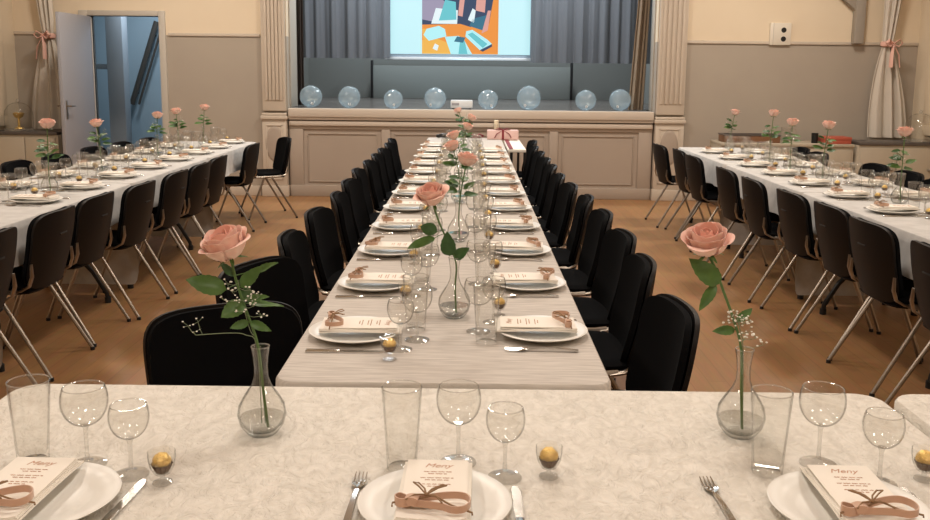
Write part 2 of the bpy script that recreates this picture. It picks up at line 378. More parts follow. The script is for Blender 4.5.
# curtains
def drape(x0, x1, z0, z1, folds, amp, th=.012, ph=0., taper=None):
    def fn(u, v):
        z = z0 + (z1 - z0) * v; x = x0 + (x1 - x0) * u
        if taper: x = taper(u, v)
        y = amp * (math.sin(u * folds * 2 * PI + ph + 1.3 * math.sin(u * 9 + ph)) + .5 * math.sin(u * folds * 1.27 * PI + 1 + ph + .6 * v) + .2 * math.sin(u * folds * 5.1 * PI + v)) * (.8 + .2 * math.cos(3 * v))
        return (x, y, z)
    return MB().grid(fn, int(folds * 18), 10, th)
tag(drape(-1.25, .02, 0, 1.95, 7, .030).build('stage_curtain', M['curtain'], loc=(-1.13, 12.55, 1.635)), 'grey pleated stage curtain left of the projection screen', 'curtain', 'grey stage curtains')
tag(drape(-.02, 1.62, 0, 1.95, 9, .030, ph=1).build('stage_curtain', M['curtain'], loc=(.845, 12.55, 1.60)), 'grey pleated stage curtain right of the projection screen', 'curtain', 'grey stage curtains')
tag(drape(-.09, .09, 0, 2.6, 3, .03, taper=lambda u, v: -.10 + (u - .5) * (.17 - .07 * v) + .11 * v).build('side_drape', M['tan'], loc=(2.10, 10.9, SZ + .005)), 'narrow tan drape hanging at the right edge of the stage', 'curtain')
tag(drape(-.05, .02, 0, 2.6, 1.5, .02).build('side_drape', M['darkbrown'], loc=(-2.085, 11.25, SZ + .005)), 'narrow dark brown drape hanging at the left edge of the stage', 'curtain')
# projection screen with the projected photograph
ps = tag(empty('projection_screen', (-.15, 12.75, 1.70)), 'glowing projection screen between the grey stage curtains', 'projection screen')
MB().box((-1.03, 0, -.04), (1.04, .03, 1.5), .004).build('screen_backing', M['screenborder'], ps)
MB().box((-.97, -.006, .005), (.975, 0, 1.46)).build('screen_surface', M['screen'], ps, smooth=False)
MB().box((-1.05, -.02, -.075), (1.06, .04, -.035), .008).build('weight_bar', M['silver'], ps)
KEYS = list(PIC); pm = MB()
def patch(k, pts, lay):
    pm.cur = KEYS.index(k); n = len(pts); y = -.008 - .001 * lay
    P = [(-.53 + 1.06 * u, y, .01 + 1.42 * v) for u, v in pts]
    pm.add(P, [tuple(range(n))])
patch('o', [(0, 0), (1, 0), (1, .35), (0, .35)], 0); patch('n', [(0, .28), (1, .30), (1, 1), (0, 1)], 1)
patch('p', [(0, .33), (.22, .30), (.3, .5), (.1, .62), (0, .6)], 1.5); patch('w', [(.12, .29), (.46, .29), (.48, .42), (.18, .44)], 2.5)
patch('t', [(.22, .32), (.45, .33), (.44, .50), (.30, .52)], 3); patch('n', [(.46, .30), (.64, .26), (.66, .6), (.48, .6)], 3)
patch('r', [(.47, .37), (.53, .36), (.56, .55), (.50, .6)], 4); patch('w', [(.60, .33), (.68, .30), (.70, .42), (.66, .44)], 4)
patch('r', [(.70, .42), (.82, .40), (.84, .62), (.72, .62)], 4); patch('o', [(.86, .22), (1, .22), (1, .62), (.95, .62)], 3)
patch('d', [(.62, .27), (.84, .22), (.86, .38), (.66, .34)], 4); patch('r', [(.78, .20), (.86, .23), (.90, .42), (.86, .42)], 5)
patch('y', [(0, 0), (.40, 0), (.36, .10), (.16, .16), (0, .13)], 2); patch('y', [(.02, .14), (.14, .12), (.06, .24), (0, .24)], 2)
patch('c', [(.02, .18), (.09, .125), (.32, .17), (.30, .24), (.22, .27), (.06, .24)], 3)
patch('c', [(.38, 0), (.66, 0), (.54, .15), (.48, .175), (.30, .165)], 4); patch('t', [(.48, .0), (.60, 0), (.56, .13), (.50, .13)], 5)
patch('w', [(.14, .05), (.2, .03), (.22, .08), (.17, .10)], 4)
patch('c', [(.57, .17), (.76, .04), (.92, .10), (.86, .14), (.66, .235), (.58, .22)], 5); patch('t', [(.60, .19), (.80, .06), (.86, .10), (.66, .21)], 6)
patch('n', [(.76, .04), (.92, .10), (.92, .075), (.80, .025)], 6); patch('d', [(.42, .12), (.54, .11), (.57, .16), (.46, .17)], 6)
pm.build('projected_picture', [PIC[k] for k in KEYS], ps, smooth=False)

# clear balloons along the stage edge
def bubble(seed, r):
    q = random.Random(seed)
    m = MB(); bm = bmesh.new(); bmesh.ops.create_icosphere(bm, subdivisions=4, radius=1)
    ph = [q.uniform(0, 6) for _ in range(6)]
    for v in bm.verts:
        c = v.co; k = 1 + .018 * math.sin(5 * c.x + ph[0]) * math.sin(6 * c.z + ph[1]) + .012 * math.sin(11 * c.y + ph[2] + 3 * c.z) + .008 * math.sin(17 * c.x + 9 * c.z + ph[3])
        v.co = Vector((c.x * r * k, c.y * r * .9 * k, max(c.z * r * k, -r * .97)))
    bm.verts.index_update(); m.add([v.co + Vector((0, 0, r * .97)) for v in bm.verts], [[v.index for v in f.verts] for f in bm.faces]); bm.free()
    o = empty('bubble_balloon'); m.build('film', M['bubble'], o)
    k = MB(); a = q.uniform(-.5, .5); k.lathe([(.004, 0), (.012, .012), (.006, .022), (.016, .034)], 10, (r * .8 * math.sin(a), -r * .62, r * .28), Matrix.Rotation(R(60), 4, 'X')); k.build('knot', M['silver'], o)
    c = MB()
    for _ in range(4):
        p0 = Vector((q.uniform(-.5, .5) * r, q.uniform(-.4, .4) * r, r * q.uniform(.25, .9)))
        c.ico(p0, r * q.uniform(.05, .10), 1, (1.5, .6, .8))
    c.build('confetti', M['white'], o)['kind'] = 'stuff'
    return o
GP = ['at the left end of the stage edge', 'second from the left on the stage edge', 'third from the left on the stage edge', 'just left of the small projector',
      'just right of the small projector', 'largest of the row, right of the projector', 'second from the right on the stage edge', 'at the right end of the stage edge']
for k, (x, r) in enumerate(zip((-1.88, -1.422, -.905, -.412, .21, .69, 1.358, 1.768), (.132, .130, .112, .128, .118, .142, .122, .128))):
    o = bubble(k, r); o.location = (x, 10.66 if k not in (0, 7) else 10.70, SZ + .002)
    tag(o, 'clear round bubble balloon ' + GP[k], 'balloon', 'bubble balloons on the stage edge')
pj = tag(empty('projector', (-.10, 10.72, SZ + .002)), 'small silver projector on the stage edge between the bubble balloons', 'projector')
MB().box((-.13, -.10, .012), (.13, .10, .105), .012).build('body', M['silver'], pj)
MB().lathe([(0, .03), (.03, .03), (.034, 0)], 16, (.05, .1, .06), Matrix.Rotation(-PI / 2, 4, 'X')).build('lens', M['black'], pj)
for x in (-.1, .1):
    for y in (-.07, .07): MB().lathe([(0, 0), (.012, 0), (.012, .014), (0, .014)], 10, (x, y, 0)).build('foot', M['black'], pj)
b = MB(); b.box((-.115, -.104, .045), (-.03, -.099, .075), .002); b.build('grille', M['door'], pj)

# ---------------------------------------------------------------- curtains by the side windows
def tied_curtain(loc, side, label):
    o = tag(empty('window_curtain', loc), label, 'curtain', 'tied curtains by the windows')
    H0, ZT, HT = 0, 1.05, 2.7     # bottom, tie, top (local)
    def fn(u, v):
        z = HT * v
        if z < ZT:
            t = z / ZT; c = -.03 * (1 - t) * side + (0 if side > 0 else .05 * (1 - t)); w = .17 * (1 - t ** 2) + .05
        else:
            t = (z - ZT) / (HT - ZT); c = -.10 * t * side; w = .05 + .09 * t ** .6
        x = c + (u - .5) * 2 * w
        f = math.sin(u * 3.2 * 2 * PI) + .5 * math.sin(u * 9 * PI + 1)
        return (x, .03 * f * min(1, w / .12), z)
    MB().grid(fn, 60, 40, .008).build('drape', M['drape'], o)
    t = MB(); t.lathe([(.055, -.03), (.072, -.02), (.075, 0), (.072, .02), (.055, .03)], 20, (0, 0, ZT), Matrix.Diagonal((1.15, .75, 1, 1))); tb = t.build('tieback', M['pinkbow'], o)
    b = MB()
    for a in (-1, 1):
        b.tube([(side * -.03, -.06, ZT), (side * -.03 + a * .06, -.09, ZT + .05), (side * -.03 + a * .09, -.09, ZT + .01), (side * -.03 + a * .05, -.09, ZT - .03), (side * -.03, -.06, ZT)], .016, 8, flat=.5)
        b.tube([(side * -.03, -.07, ZT), (side * -.05 + a * .04, -.085, ZT - .12), (side * -.06 + a * .05, -.085, ZT - .26)], [.014, .022, .024], 8, flat=.3)
    b.build('bow', M['pinkbow'], tb)
tied_curtain((-4.78, 10.33, .77), 1, 'pale curtain tied with a pink bow left of the open door')
tied_curtain((4.70, 10.33, .775), -1, 'pale curtain tied with a pink bow on the right back wall')

# wall socket panel
sp = tag(empty('wall_socket', (3.53, YB, 1.93)), 'cream socket panel with two black sockets on the right back wall', 'socket')
MB().box((-.12, -.035, -.125), (.12, 0, .125), .008).build('cover', M['whiteplastic'], sp)
for z in (-.055, .045): MB().lathe([(0, .006), (.026, .006), (.03, 0)], 18, (.035, -.035, z), Matrix.Rotation(PI / 2, 4, 'X')).build('socket', M['black'], sp)
MB().box((-.085, -.04, -.125), (-.08, -.034, .125)).build('seam', M['jamb'], sp, smooth=False)

# low cabinets in the corners
def cabinet(x0, x1, y0, y1, z, ndoor, label, topm=None):
    o = tag(empty('low_cabinet', ((x0 + x1) / 2, (y0 + y1) / 2, 0)), label, 'cabinet'); w = (x1 - x0) / 2; d = (y1 - y0) / 2
    MB().box((-w, -d, .06), (w, d, z - .035), .004).build('body', M['cabinet'], o)
    MB().box((-w, -d - .02, z - .035), (w, d, z), .006).build('top', topm or M['sidetop'], o)
    MB().box((-w + .03, -d + .03, 0), (w - .03, d - .02, .06)).build('plinth', M['sidetop'], o, smooth=False)
    for k in range(ndoor):
        a = -w + .02 + k * (2 * w - .04) / ndoor; b_ = a + (2 * w - .04) / ndoor - .01
        dr = MB().box((a, -d - .016, .09), (b_, -d, z - .06), .005).build('door', M['cabinet'], o)
        MB().ico((b_ - .05, -d - .03, z * .6), .016, 2).build('knob', M['chrome'], dr)
cabinet(XL + .01, -4.52, 9.86, 10.25, .77, 2, 'low cream cabinet with dark top in the left corner by the curtain')
cabinet(4.25, XR - .01, 9.86, 10.25, .755, 2, 'low cream cabinet with dark top in the right corner by the curtain')
def dome(loc, label, lit):
    o = tag(empty('glass_dome', loc), label, 'glass dome')
    MB().lathe([(0, 0), (.16, 0), (.165, .012), (.15, .02), (0, .02)], 28).build('base', M['foot'], o)
    MB().lathe([(.145, .02), (.15, .15), (.14, .22), (.10, .28), (.05, .305), (0, .31)], 28).build('cover', M['glass'], o)
    MB().lathe([(0, .31), (.016, .312), (.02, .328), (.012, .345), (0, .35)], 14).build('knob', M['foot'], o)
    if lit: MB().lathe([(0, .02), (.05, .02), (.045, .03), (.012, .04), (.012, .13), (.045, .15), (.06, .19), (.04, .2), (0, .2)], 16).build('gold_light_shape', M['gold'], o)  # gold form stands in for the golden light under the dome
dome((-5.02, 10.02, .772), 'clear glass dome over a gold shape standing for golden light on the left cabinet', True)
dome((4.98, 10.02, .757), 'clear glass dome on the right corner cabinet', False)

cabinet(2.76, 4.22, 9.90, 10.36, .726, 3, 'long cream sideboard along the right back wall with tray and mug', M['cabinet'])

# ---------------------------------------------------------------- tables and cloths
TZ, CLT = .735, .742
def fold_table(w, l):
    """w along x, l along y"""
    o = empty('folding_table')
    pl_ = []
    for cx, cy, a0 in ((1, 1, 0), (-1, 1, 90), (-1, -1, 180), (1, -1, 270)):
        for k in range(7): pl_.append((cx * (w / 2 - .07) + .06 * math.cos(R(a0 + 15 * k)), cy * (l / 2 - .07) + .06 * math.sin(R(a0 + 15 * k))))
    MB().prism(pl_, TZ - .035, TZ).build('tabletop', M['tabletop'], o)
    for sy in (-1, 1):
        y = sy * (l / 2 - .24)
        for sx in (-1, 1):
            x = sx * w * .05
            MB().tube([(x, y, TZ - .04), (x, y + sy * .01, .52), (x + sx * .03, y + sy * .03, .36), (x + sx * w * .20, y + sy * .06, .20), (x + sx * w * .30, y + sy * .065, .06), (x + sx * w * .305, y + sy * .065, .025)], .015).build('leg', M['blackmetal'], o)
            MB().lathe([(0, 0), (.02, 0), (.02, .035), (.012, .04)], 12, (x + sx * w * .305, y + sy * .065, 0)).build('foot_cap', M['rubber'], o.children[-1])
        MB().tube([(-w * .05, y, .56), (w * .05, y, .56)], .012).build('stretcher', M['blackmetal'], o)
    return o
def cloth(name, w, l, m, side, ends, loc, rad=.05, seed=0, flare=.05, cornerlen=.14, rz=0):
    """tablecloth over a w x l table (l along y); side: side drop; ends: (near drop, far drop)"""
    pts = []; hw, hl = w / 2 + .006, l / 2 + .006
    def arc(cx, cy, a0):
        for k in range(7):
            a = R(a0 + 15 * k); pts.append((cx + rad * math.cos(a), cy + rad * math.sin(a), math.cos(a), math.sin(a)))
    def line(x0, y0, x1, y1, nx, ny):
        n = max(4, int(math.hypot(x1 - x0, y1 - y0) / .035))
        for k in range(1, n): pts.append((x0 + (x1 - x0) * k / n, y0 + (y1 - y0) * k / n, nx, ny))
    arc(hw - rad, hl - rad, 0); line(hw - rad, hl, -hw + rad, hl, 0, 1); arc(-hw + rad, hl - rad, 90); line(-hw, hl - rad, -hw, -hl + rad, -1, 0)
    arc(-hw + rad, -hl + rad, 180); line(-hw + rad, -hl, hw - rad, -hl, 0, -1); arc(hw - rad, -hl + rad, 270); line(hw, -hl + rad, hw, hl - rad, 1, 0)
    n = len(pts); q = random.Random(seed); ph = [q.uniform(0, 6) for _ in range(4)]
    def drop(x, y, nx, ny):
        dn = hl + y; df = hl - y     # distance from near / far end
        d = side
        for dist, e in ((dn, ends[0]), (df, ends[1])):
            t = min(1, dist / cornerlen); t = t * t * (3 - 2 * t)
            if e > d: d = d + (e - d) * (1 - t)
            elif dist < rad and e < d: d = d + (e - d) * abs(ny)
        return max(d, .012)
    rings = [[] for _ in range(8)]; s_ = 0; px = None
    for x, y, nx, ny in pts:
        if px: s_ += math.hypot(x - px[0], y - px[1])
        px = (x, y); d = drop(x, y, nx, ny)
        fold = .5 + .5 * math.sin(s_ * 17 + ph[0]) * math.sin(s_ * 6.1 + ph[1])
        for k in range(8):
            if k == 0: o_, z = -.012, CLT
            elif k == 1: o_, z = -.003, CLT - .002
            elif k == 2: o_, z = .002, CLT - .009
            else:
                t = (k - 2) / 5; z = CLT - .009 - (d - .009) * t; o_ = .002 + (.006 + flare * fold * min(1, d / .3) * abs(nx) ** 2) * t
            rings[k].append((x + nx * o_, y + ny * o_, z))
    vs = [p for r in rings for p in r]; fs = [tuple(range(n))]
    for k in range(7):
        for i in range(n): fs.append((k * n + i, k * n + (i + 1) % n, (k + 1) * n + (i + 1) % n, (k + 1) * n + i))
    return MB().add(vs, fs).build(name, m, loc=loc, rot=(0, 0, rz))
def table(loc, w, l, rz, label, group=None):
    o = place(('table', w, l), lambda: fold_table(w, l), loc, rz, label, 'table', group); return o

CX, CW = -.058, .81
for k in range(4): table((CX, 2.05 + 1.0 + 2.0 * k, 0), .80, 1.985, 0, '%s folding table from the head table, under the long centre cloth' % ORD[k], 'folding tables under the cloths')
tag(cloth('tablecloth', .80, 7.975, M['clothwoven'], .16, (.16, .25), (CX, 2.05 + 4.0, 0), seed=1, flare=.015), 'long greyish woven cloth over the centre table row', 'tablecloth')
for x, lab in ((-.045, 'folding table under the front head cloth'), (1.985, 'folding table under the head cloth at the right edge')):
    table((x, 1.62, 0), .80, 1.99, R(90), lab, 'folding tables under the cloths')
HC = [tag(cloth('tablecloth', .80, 1.99, M['cloth'], .22, (.2, .2), (x, 1.62, 0), rad=.06, seed=3 + k, flare=.006, rz=R(90)), lab, 'tablecloth', 'ivory head table cloths')
      for k, (x, lab) in enumerate(((-.045, 'ivory damask cloth on the head table in front'), (1.985, 'ivory damask cloth on the table beside the head table at right')))]
LX, RX = -2.57, 2.50
for side, X, y0, nm in (('left', LX, 2.32, 'left'), ('right', RX, 2.24, 'right')):
    for k in range(4):
        yc = y0 + .855 + 1.71 * k
        table((X, yc, 0), .80, 1.675, 0, '%s folding table from the front in the %s row' % (ORD[k], nm), 'folding tables under the cloths')
        tag(cloth('tablecloth', .80, 1.68, M['clothside'], .20, (.03 if k else .5, .67 if k < 3 else .19), (X, yc, 0), seed=10 + k, flare=.05, cornerlen=.09), 'white cloth on the %s table from the front of the %s row' % (ORD[k], nm), 'tablecloth', 'white cloths on the side tables')

# ---------------------------------------------------------------- chairs
def make_chair():
    o = empty('stacking_chair')
    # seat pad, facing +y
    def rr(u, v, hw, hd, r):
        x = (u - .5) * 2; y = (v - .5) * 2
        # squircle map
        k = max(abs(x), abs(y)); n = (abs(x) ** 5 + abs(y) ** 5) ** .2 or 1
        s_ = k / n if n else 1
        return x * hw * s_, y * hd * s_
    def seat_fn(u, v):
        x, y = rr(u, v, .222, .205, .06)
        z = .462 - .012 * math.cos(x / .222 * PI / 2) * math.cos((y + .03) / .205 * PI / 2) - (.03 * max(0, (y - .12) / .085) ** 2)
        e = max(abs((u - .5) * 2), abs((v - .5) * 2)); z -= .014 * max(0, (e - .82) / .18) ** 2
        return (x, y + .01, z)
    MB().grid(seat_fn, 16, 16, .028).build('seat', M['fabric'], o)
    MB().grid(lambda u, v: (lambda p: (p[0] * .98, p[1] * .98, p[2] - .031))(seat_fn(u, v)), 16, 16, .006).build('seat_pan', M['shell'], o)
    def back_fn(u, v, off=0., sc=1.):
        x, t = rr(u, v, .225 * sc, .195 * sc, .08)
        zz = .605 + t * .95                        # .42 .. .79
        lean = -.195 - .075 * (t + .195) / .39 - .012 * math.sin((t + .195) / .39 * PI)
        wx = x * (1 + .05 * (t / .195))
        curve = .045 * (x / .225) ** 2
        return (wx, lean + curve + off, zz)
    MB().grid(lambda u, v: (lambda p: p)(back_fn(u, v, .012, .97)), 18, 16, .020).build('backrest', M['fabric'], o)
    bs = MB().grid(lambda u, v: back_fn(u, v, -.010, 1.), 18, 16, .014).build('back_shell', M['shell'], o)
    MB().box((-.04, -.268, .668), (.04, -.258, .678), .003).build('grip_slot', M['rubber'], bs)
    for sx in (-1, 1):
        x = sx * .228
        MB().tube([(x * .98, .12, .424), (x, .02, .424), (x, -.08, .424), (x, -.13, .428)], .012, 8).build('side_rail', M['chrome'], o)
        MB().tube([(x, -.10, .424), (x, -.15, .432), (x, -.19, .455), (x * .99, -.205, .50), (x * .97, -.203, .56)], [.013, .015, .017, .017, .012], 8, flat=.4).build('back_bracket', M['chrome'], o)
        for sy in (1, -1):
            a = (x, .035 * sy, .422); bq = (x + sx * .018, .20 if sy > 0 else -.275, .012)
            l_ = MB().tube([a, bq], .0098, 8).build('leg', M['chrome'], o)
            MB().lathe([(0, 0), (.012, 0), (.012, .016), (.009, .018)], 10, (bq[0], bq[1], 0)).build('foot_cap', M['rubber'], l_)
    MB().tube([(-.228, .03, .418), (.228, .03, .418)], .010).build('cross_rail', M['chrome'], o)
    return o
def chair(bx, by, face, label, group, tilt=0.):
    """bx, by: where the top of the backrest is; face: direction the sitter looks (degrees from +x)"""
    a = R(face); bx2 = bx + .268 * math.cos(a); by2 = by + .268 * math.sin(a)
    return place('chair', make_chair, (bx2, by2, 0), a - PI / 2, label, 'chair', group)
CH = 'black upholstered stacking chair, '
g = 'chairs along the centre table'
LROW = [(-.725, 2.575, -64), (-.79, 3.17, -25), (-.785, 3.72, 2), (-.785, 4.39, -4), (-.765, 4.99, 3), (-.785, 5.62, -3), (-.81, 6.25, 2), (-.80, 6.85, 0), (-.80, 7.405, 1), (-.80, 7.95, -1), (-.80, 8.56, 0), (-.82, 9.12, 2)]
for k, (x, y, f) in enumerate(LROW): chair(x, y, f, (CH + '%s from the front, left of centre table') % ORD[k] if k else CH + 'turned towards us at the front left of centre table', g)
RROW = [(.655, 2.63, 184), (.68, 3.28, 178), (.70, 3.84, 183), (.70, 4.43, 180), (.685, 4.98, 176), (.655, 5.53, 182), (.635, 6.06, 180), (.64, 6.67, 178), (.64, 7.24, 182), (.64, 7.81, 180), (.63, 8.38, 180), (.67, 9.1, 181)]
for k, (x, y, f) in enumerate(RROW): chair(x, y, f, (CH + '%s from the front, right of centre table') % ORD[k], g)
g = 'chairs along the side tables'
AL = [(-1.97, 3.70, 180), (-1.985, 4.335, 181), (-2.0, 4.875, 180), (-1.95, 5.405, 179), (-1.94, 6.04, 180), (-1.935, 6.57, 180), (-1.95, 7.10, 180), (-1.98, 8.36, 180), (-1.84, 9.14, 205)]
for k, (x, y, f) in enumerate(AL): chair(x, y, f, (CH + '%s from the front, aisle side of left table') % ORD[k] if k < 8 else CH + 'pulled out at far aisle corner of left table', g)
WL = [(-3.36, 6.55, 0), (-3.32, 7.08, 0), (-3.32, 7.80, -2), (-3.28, 8.36, 1), (-3.22, 8.90, -2)]
for k, (x, y, f) in enumerate(WL): chair(x, y, f, (CH + '%s in view along the wall side of left table') % ORD[k], g)
AR = [(1.88, 3.62, 0), (1.885, 4.26, 1), (1.905, 4.795, 0), (1.88, 5.33, 1), (1.85, 5.98, -1), (1.85, 6.62, 0), (1.86, 7.64, 1), (1.88, 8.24, -2), (1.82, 8.82, 2)]
for k, (x, y, f) in enumerate(AR): chair(x, y, f, (CH + '%s from the front, aisle side of right table') % ORD[k], g)
WR = [(3.18, 5.97, 180), (3.22, 6.50, 180), (3.22, 7.03, 180), (3.16, 8.05, 180), (3.2, 8.58, 178)]
for k, (x, y, f) in enumerate(WR): chair(x, y, f, (CH + '%s in view along the wall side of right table') % ORD[k], g)

# ---------------------------------------------------------------- table ware
def make_plate():
    o = empty('dinner_plate')
    MB().lathe([(0, .0), (.078, 0), (.080, .003), (.098, .008), (.128, .018), (.130, .0205), (.127, .022), (.098, .013), (.086, .010), (.080, .0075), (0, .0065)], 48).build('plate', M['china'], o, angle=60)
    return o
def plate_single():
    return MB().lathe([(0, .0), (.078, 0), (.080, .003), (.098, .008), (.128, .018), (.130, .0205), (.127, .022), (.098, .013), (.086, .010), (.080, .0075), (0, .0065)], 48).build('dinner_plate', M['china'], angle=60)
def napkin():
    m = MB()
    for k in range(3):
        s_ = k * .004
        m.grid(lambda u, v: ((u - .5) * (.122 - s_), -.095 + v * (.225 - s_ * 2) , .0262 + k * .0030 + .003 * math.sin(v * 4 + k) * math.sin(u * 3 + 1) ** 2 + .003 * (abs(u - .5) * 2) ** 4), 10, 16, .003)
    return m.build('folded_napkin', M['napkin'])
def menu_card():
    o = empty('menu_card')
    b = MB(); b.box((-.054, -.01, .0), (.054, .165, .0012)); b.box((-.0535, -.0095, .0022), (.054, .165, .0034), 0, Matrix.Rotation(R(.8), 4, 'Z'))
    b.build('card', M['card'], o, smooth=False)
    q = random.Random(5); t = MB()
    cu = bpy.data.curves.new('heading', 'FONT'); cu.body = 'Meny'; cu.size = .022; cu.shear = .35; cu.align_x = 'CENTER'; cu.extrude = .0001
    to = bpy.data.objects.new('heading', cu); COL.objects.link(to); dg = bpy.context.evaluated_depsgraph_get()
    me = bpy.data.meshes.new_from_object(to.evaluated_get(dg)); bpy.data.objects.remove(to)
    t.add([(v.co.x, v.co.y + .133, v.co.z + .0037) for v in me.vertices], [tuple(p.vertices) for p in me.polygons])
    for k, (y, w) in enumerate(((.115, .024), (.107, .016), (.091, .028), (.083, .02), (.067, .024), (.059, .014))):
        x = -w
        while x < w:
            l_ = q.uniform(.005, .012)
            t.tube([(min(x + l_ * i / 6, w), y + .0010 * math.sin(i * 2.3 + k), .0038) for i in range(7)], .0007, 4)
            x += l_ + .003
    t.build('lettering', M['ink'], o, smooth=False)
    return o
def ribbon():
    o = empty('ribbon_bow')
    m = MB()   # satin strip standing on edge: knot at left, teardrop loop to the right
    def strip(P, w, th=.0016):
        P = [Vector(p) for p in P]
        def fn(u, v):
            k = v * (len(P) - 1); i = min(int(k), len(P) - 2); f_ = k - i
            a = P[max(i - 1, 0)]; b_ = P[i]; c = P[i + 1]; d_ = P[min(i + 2, len(P) - 1)]
            p = .5 * ((2 * b_) + (c - a) * f_ + (2 * a - 5 * b_ + 4 * c - d_) * f_ ** 2 + (3 * b_ - a - 3 * c + d_) * f_ ** 3)
            return (p.x, p.y, p.z + (u - .5) * w)
        m.grid(fn, 2, len(P) * 5, th)
    strip([(-.040, -.004, .009), (-.012, .010, .011), (.02, .024, .012), (.046, .026, .012), (.060, .008, .012), (.056, -.016, .012), (.038, -.024, .011), (.012, -.014, .010), (-.036, -.010, .009)], .012)
    strip([(-.040, -.004, .009), (-.056, .004, .010), (-.062, -.006, .010), (-.052, -.013, .009), (-.036, -.008, .009)], .015)
    m.grid(lambda u, v: (-.045 + .022 * u, -.014 + .016 * v, .017 + .003 * math.sin(u * PI)), 6, 6, .014)
    m.build('satin_band', M['leather'], o)
    tw = MB(); z = .021
    tw.tube([(-.066, -.012, .0), (-.066, -.010, .006), (-.03, -.004, .012), (0, 0, z), (.03, -.006, .010), (.066, -.012, .004), (.066, -.012, .0)], .0016, 6)
    for sx in (-1, 1):
        tw.tube([(-.012, 0, z), (-.012 + sx * .016, .014, z + .006), (-.012 + sx * .028, .026, z + .006), (-.012 + sx * .020, .030, z + .004), (-.012 + sx * .006, .014, z + .003), (-.012, 0, z)], .0015, 6)
        tw.tube([(-.012, 0, z), (-.012 + sx * .018, -.004, z), (-.012 + sx * .03, -.016, z - .004)], .0014, 6)
    tw.ico((-.012, 0, z), .004, 1)
    tw.build('twine', M['twine'], o)
    return o
def knife():
    m = MB()
    pr = [(-.0075, -.10), (.0075, -.10), (.0068, -.02), (.0075, .0), (.0085, .03), (.0085, .09), (.004, .108), (-.004, .11), (-.0075, .10), (-.0075, .0), (-.0065, -.02)]
    m.prism(pr, .0, .003)
    m.box((-.008, -.102, 0), (.008, -.01, .007), .003)
    return m.build('table_knife', M['steel'])
def fork():
    m = MB()
    m.grid(lambda u, v: ((u - .5) * (.008 + .006 * (1 - v) ** 2), -.10 + .135 * v, .004 + .008 * math.sin(v * PI) * .6 + .0012), 4, 12, .003)
    m.grid(lambda u, v: ((u - .5) * (.010 + .014 * math.sin(min(1, v * 1.4) * PI / 2)), .035 + .025 * v, .0055 + .003 * abs(u - .5) * 2 - .003 * v), 6, 6, .002)
    for k in range(4):
        x = -.0102 + k * .0068
        m.tube([(x, .058, .0045), (x, .075, .0035), (x * .97, .096, .0065)], [.0018, .0018, .001], 6)
    return m.build('table_fork', M['steel'])
def shell_profile(outer, th):
    inner = [(max(r - th, 0), z + (th if i == 0 else 0)) for i, (r, z) in enumerate(outer)]
    return outer + inner[::-1]
def tumbler():
    o = empty('tall_tumbler')
    MB().lathe([(.0, .004), (.024, .004), (.0265, .0), (.028, .004), (.0285, .02), (.031, .06), (.0345, .11), (.0375, .157), (.0368, .1585), (.0355, .157), (.0325, .11), (.029, .06), (.0262, .022), (.024, .017), (0, .016)], 32).build('glass_wall', M['glass'], o, angle=60)
    MB().lathe([(.0365, .1565), (.0378, .158), (.0365, .1595), (.0352, .158), (.0365, .1565)], 32).build('rim', M['foot'], o)
    return o
def wine(bowl_r, h, stem_h, foot_r, nm):
    o = empty(nm)
    b = MB(); prof = [(0, stem_h)]
    for k in range(1, 13):
        t = k / 12; a = t * PI * .68
        prof.append((bowl_r * math.sin(a) ** .9 if a < PI / 2 else bowl_r * (1 - .12 * ((a - PI / 2) / (PI * .18)) ** 2), stem_h + (h - stem_h) * (1 - math.cos(a)) / (1 - math.cos(PI * .68))))
    inn = [(max(r - .0014, 0), z + (.0025 if k < 2 else 0)) for k, (r, z) in enumerate(prof)][::-1]
    b.lathe(prof + inn, 32).build('bowl', M['glass'], o, angle=70)
    rr_ = prof[-1][0]
    MB().lathe([(rr_ - .0014, h - .0012), (rr_ + .0004, h), (rr_ - .0007, h + .0014), (rr_ - .0018, h), (rr_ - .0014, h - .0012)], 32).build('rim', M['foot'], o)
    MB().lathe([(0, stem_h + .001), (.007, stem_h + .001), (.0042, stem_h - .008), (.0036, stem_h * .5), (.0042, .012), (.009, .006)], 14).build('stem', M['foot'], o)
    MB().lathe([(.009, .006), (foot_r * .6, .0035), (foot_r, .0022), (foot_r + .0006, .001), (foot_r, 0), (0, 0)], 32).build('foot', M['foot'], o)
    return o
def cup():
    o = empty('liqueur_cup')
    MB().lathe([(.004, .014), (.014, .019), (.0215, .032), (.0245, .048), (.0245, .060), (.0235, .060), (.0235, .048), (.0205, .033), (.012, .0205), (0, .0185)], 24).build('bowl', M['glass'], o, angle=70)
    MB().lathe([(0, .016), (.005, .016), (.0045, .008), (.017, .003), (.018, .001), (.017, 0), (0, 0)], 24).build('foot', M['foot'], o)
    return o
def chocolate():
    o = empty('wrapped_chocolate')
    b = MB(); b.ico((0, 0, 0), .0165, 4); q = random.Random(2); hs = [Vector((q.gauss(0, 1), q.gauss(0, 1), q.gauss(0, 1))).normalized() for _ in range(40)]
    b.v = [tuple(Vector(v) * (1 + .10 * max(0, max(Vector(v).normalized().dot(h) for h in hs) - .93) / .07 * .9 - .03) + Vector((0, 0, .0185))) for v in b.v]
    b.build('foil_ball', M['gold'], o)
    n = 24; m = MB(); vs = []; fs = []
    for r, z in ((.0105, .0), (.0185, .016), (.0180, .016), (.0100, .001)):
        vs += [((r + (.0012 if k % 2 else -.0006)) * math.cos(2 * PI * k / n) * 1, (r + (.0012 if k % 2 else -.0006)) * math.sin(2 * PI * k / n), z) for k in range(n)]
    for j in range(3):
        for k in range(n): fs.append((j * n + k, j * n + (k + 1) % n, (j + 1) * n + (k + 1) % n, (j + 1) * n + k))
    fs.append(tuple(range(n))); m.add(vs, fs); m.build('paper_cup', M['papercup'], o)
    return o
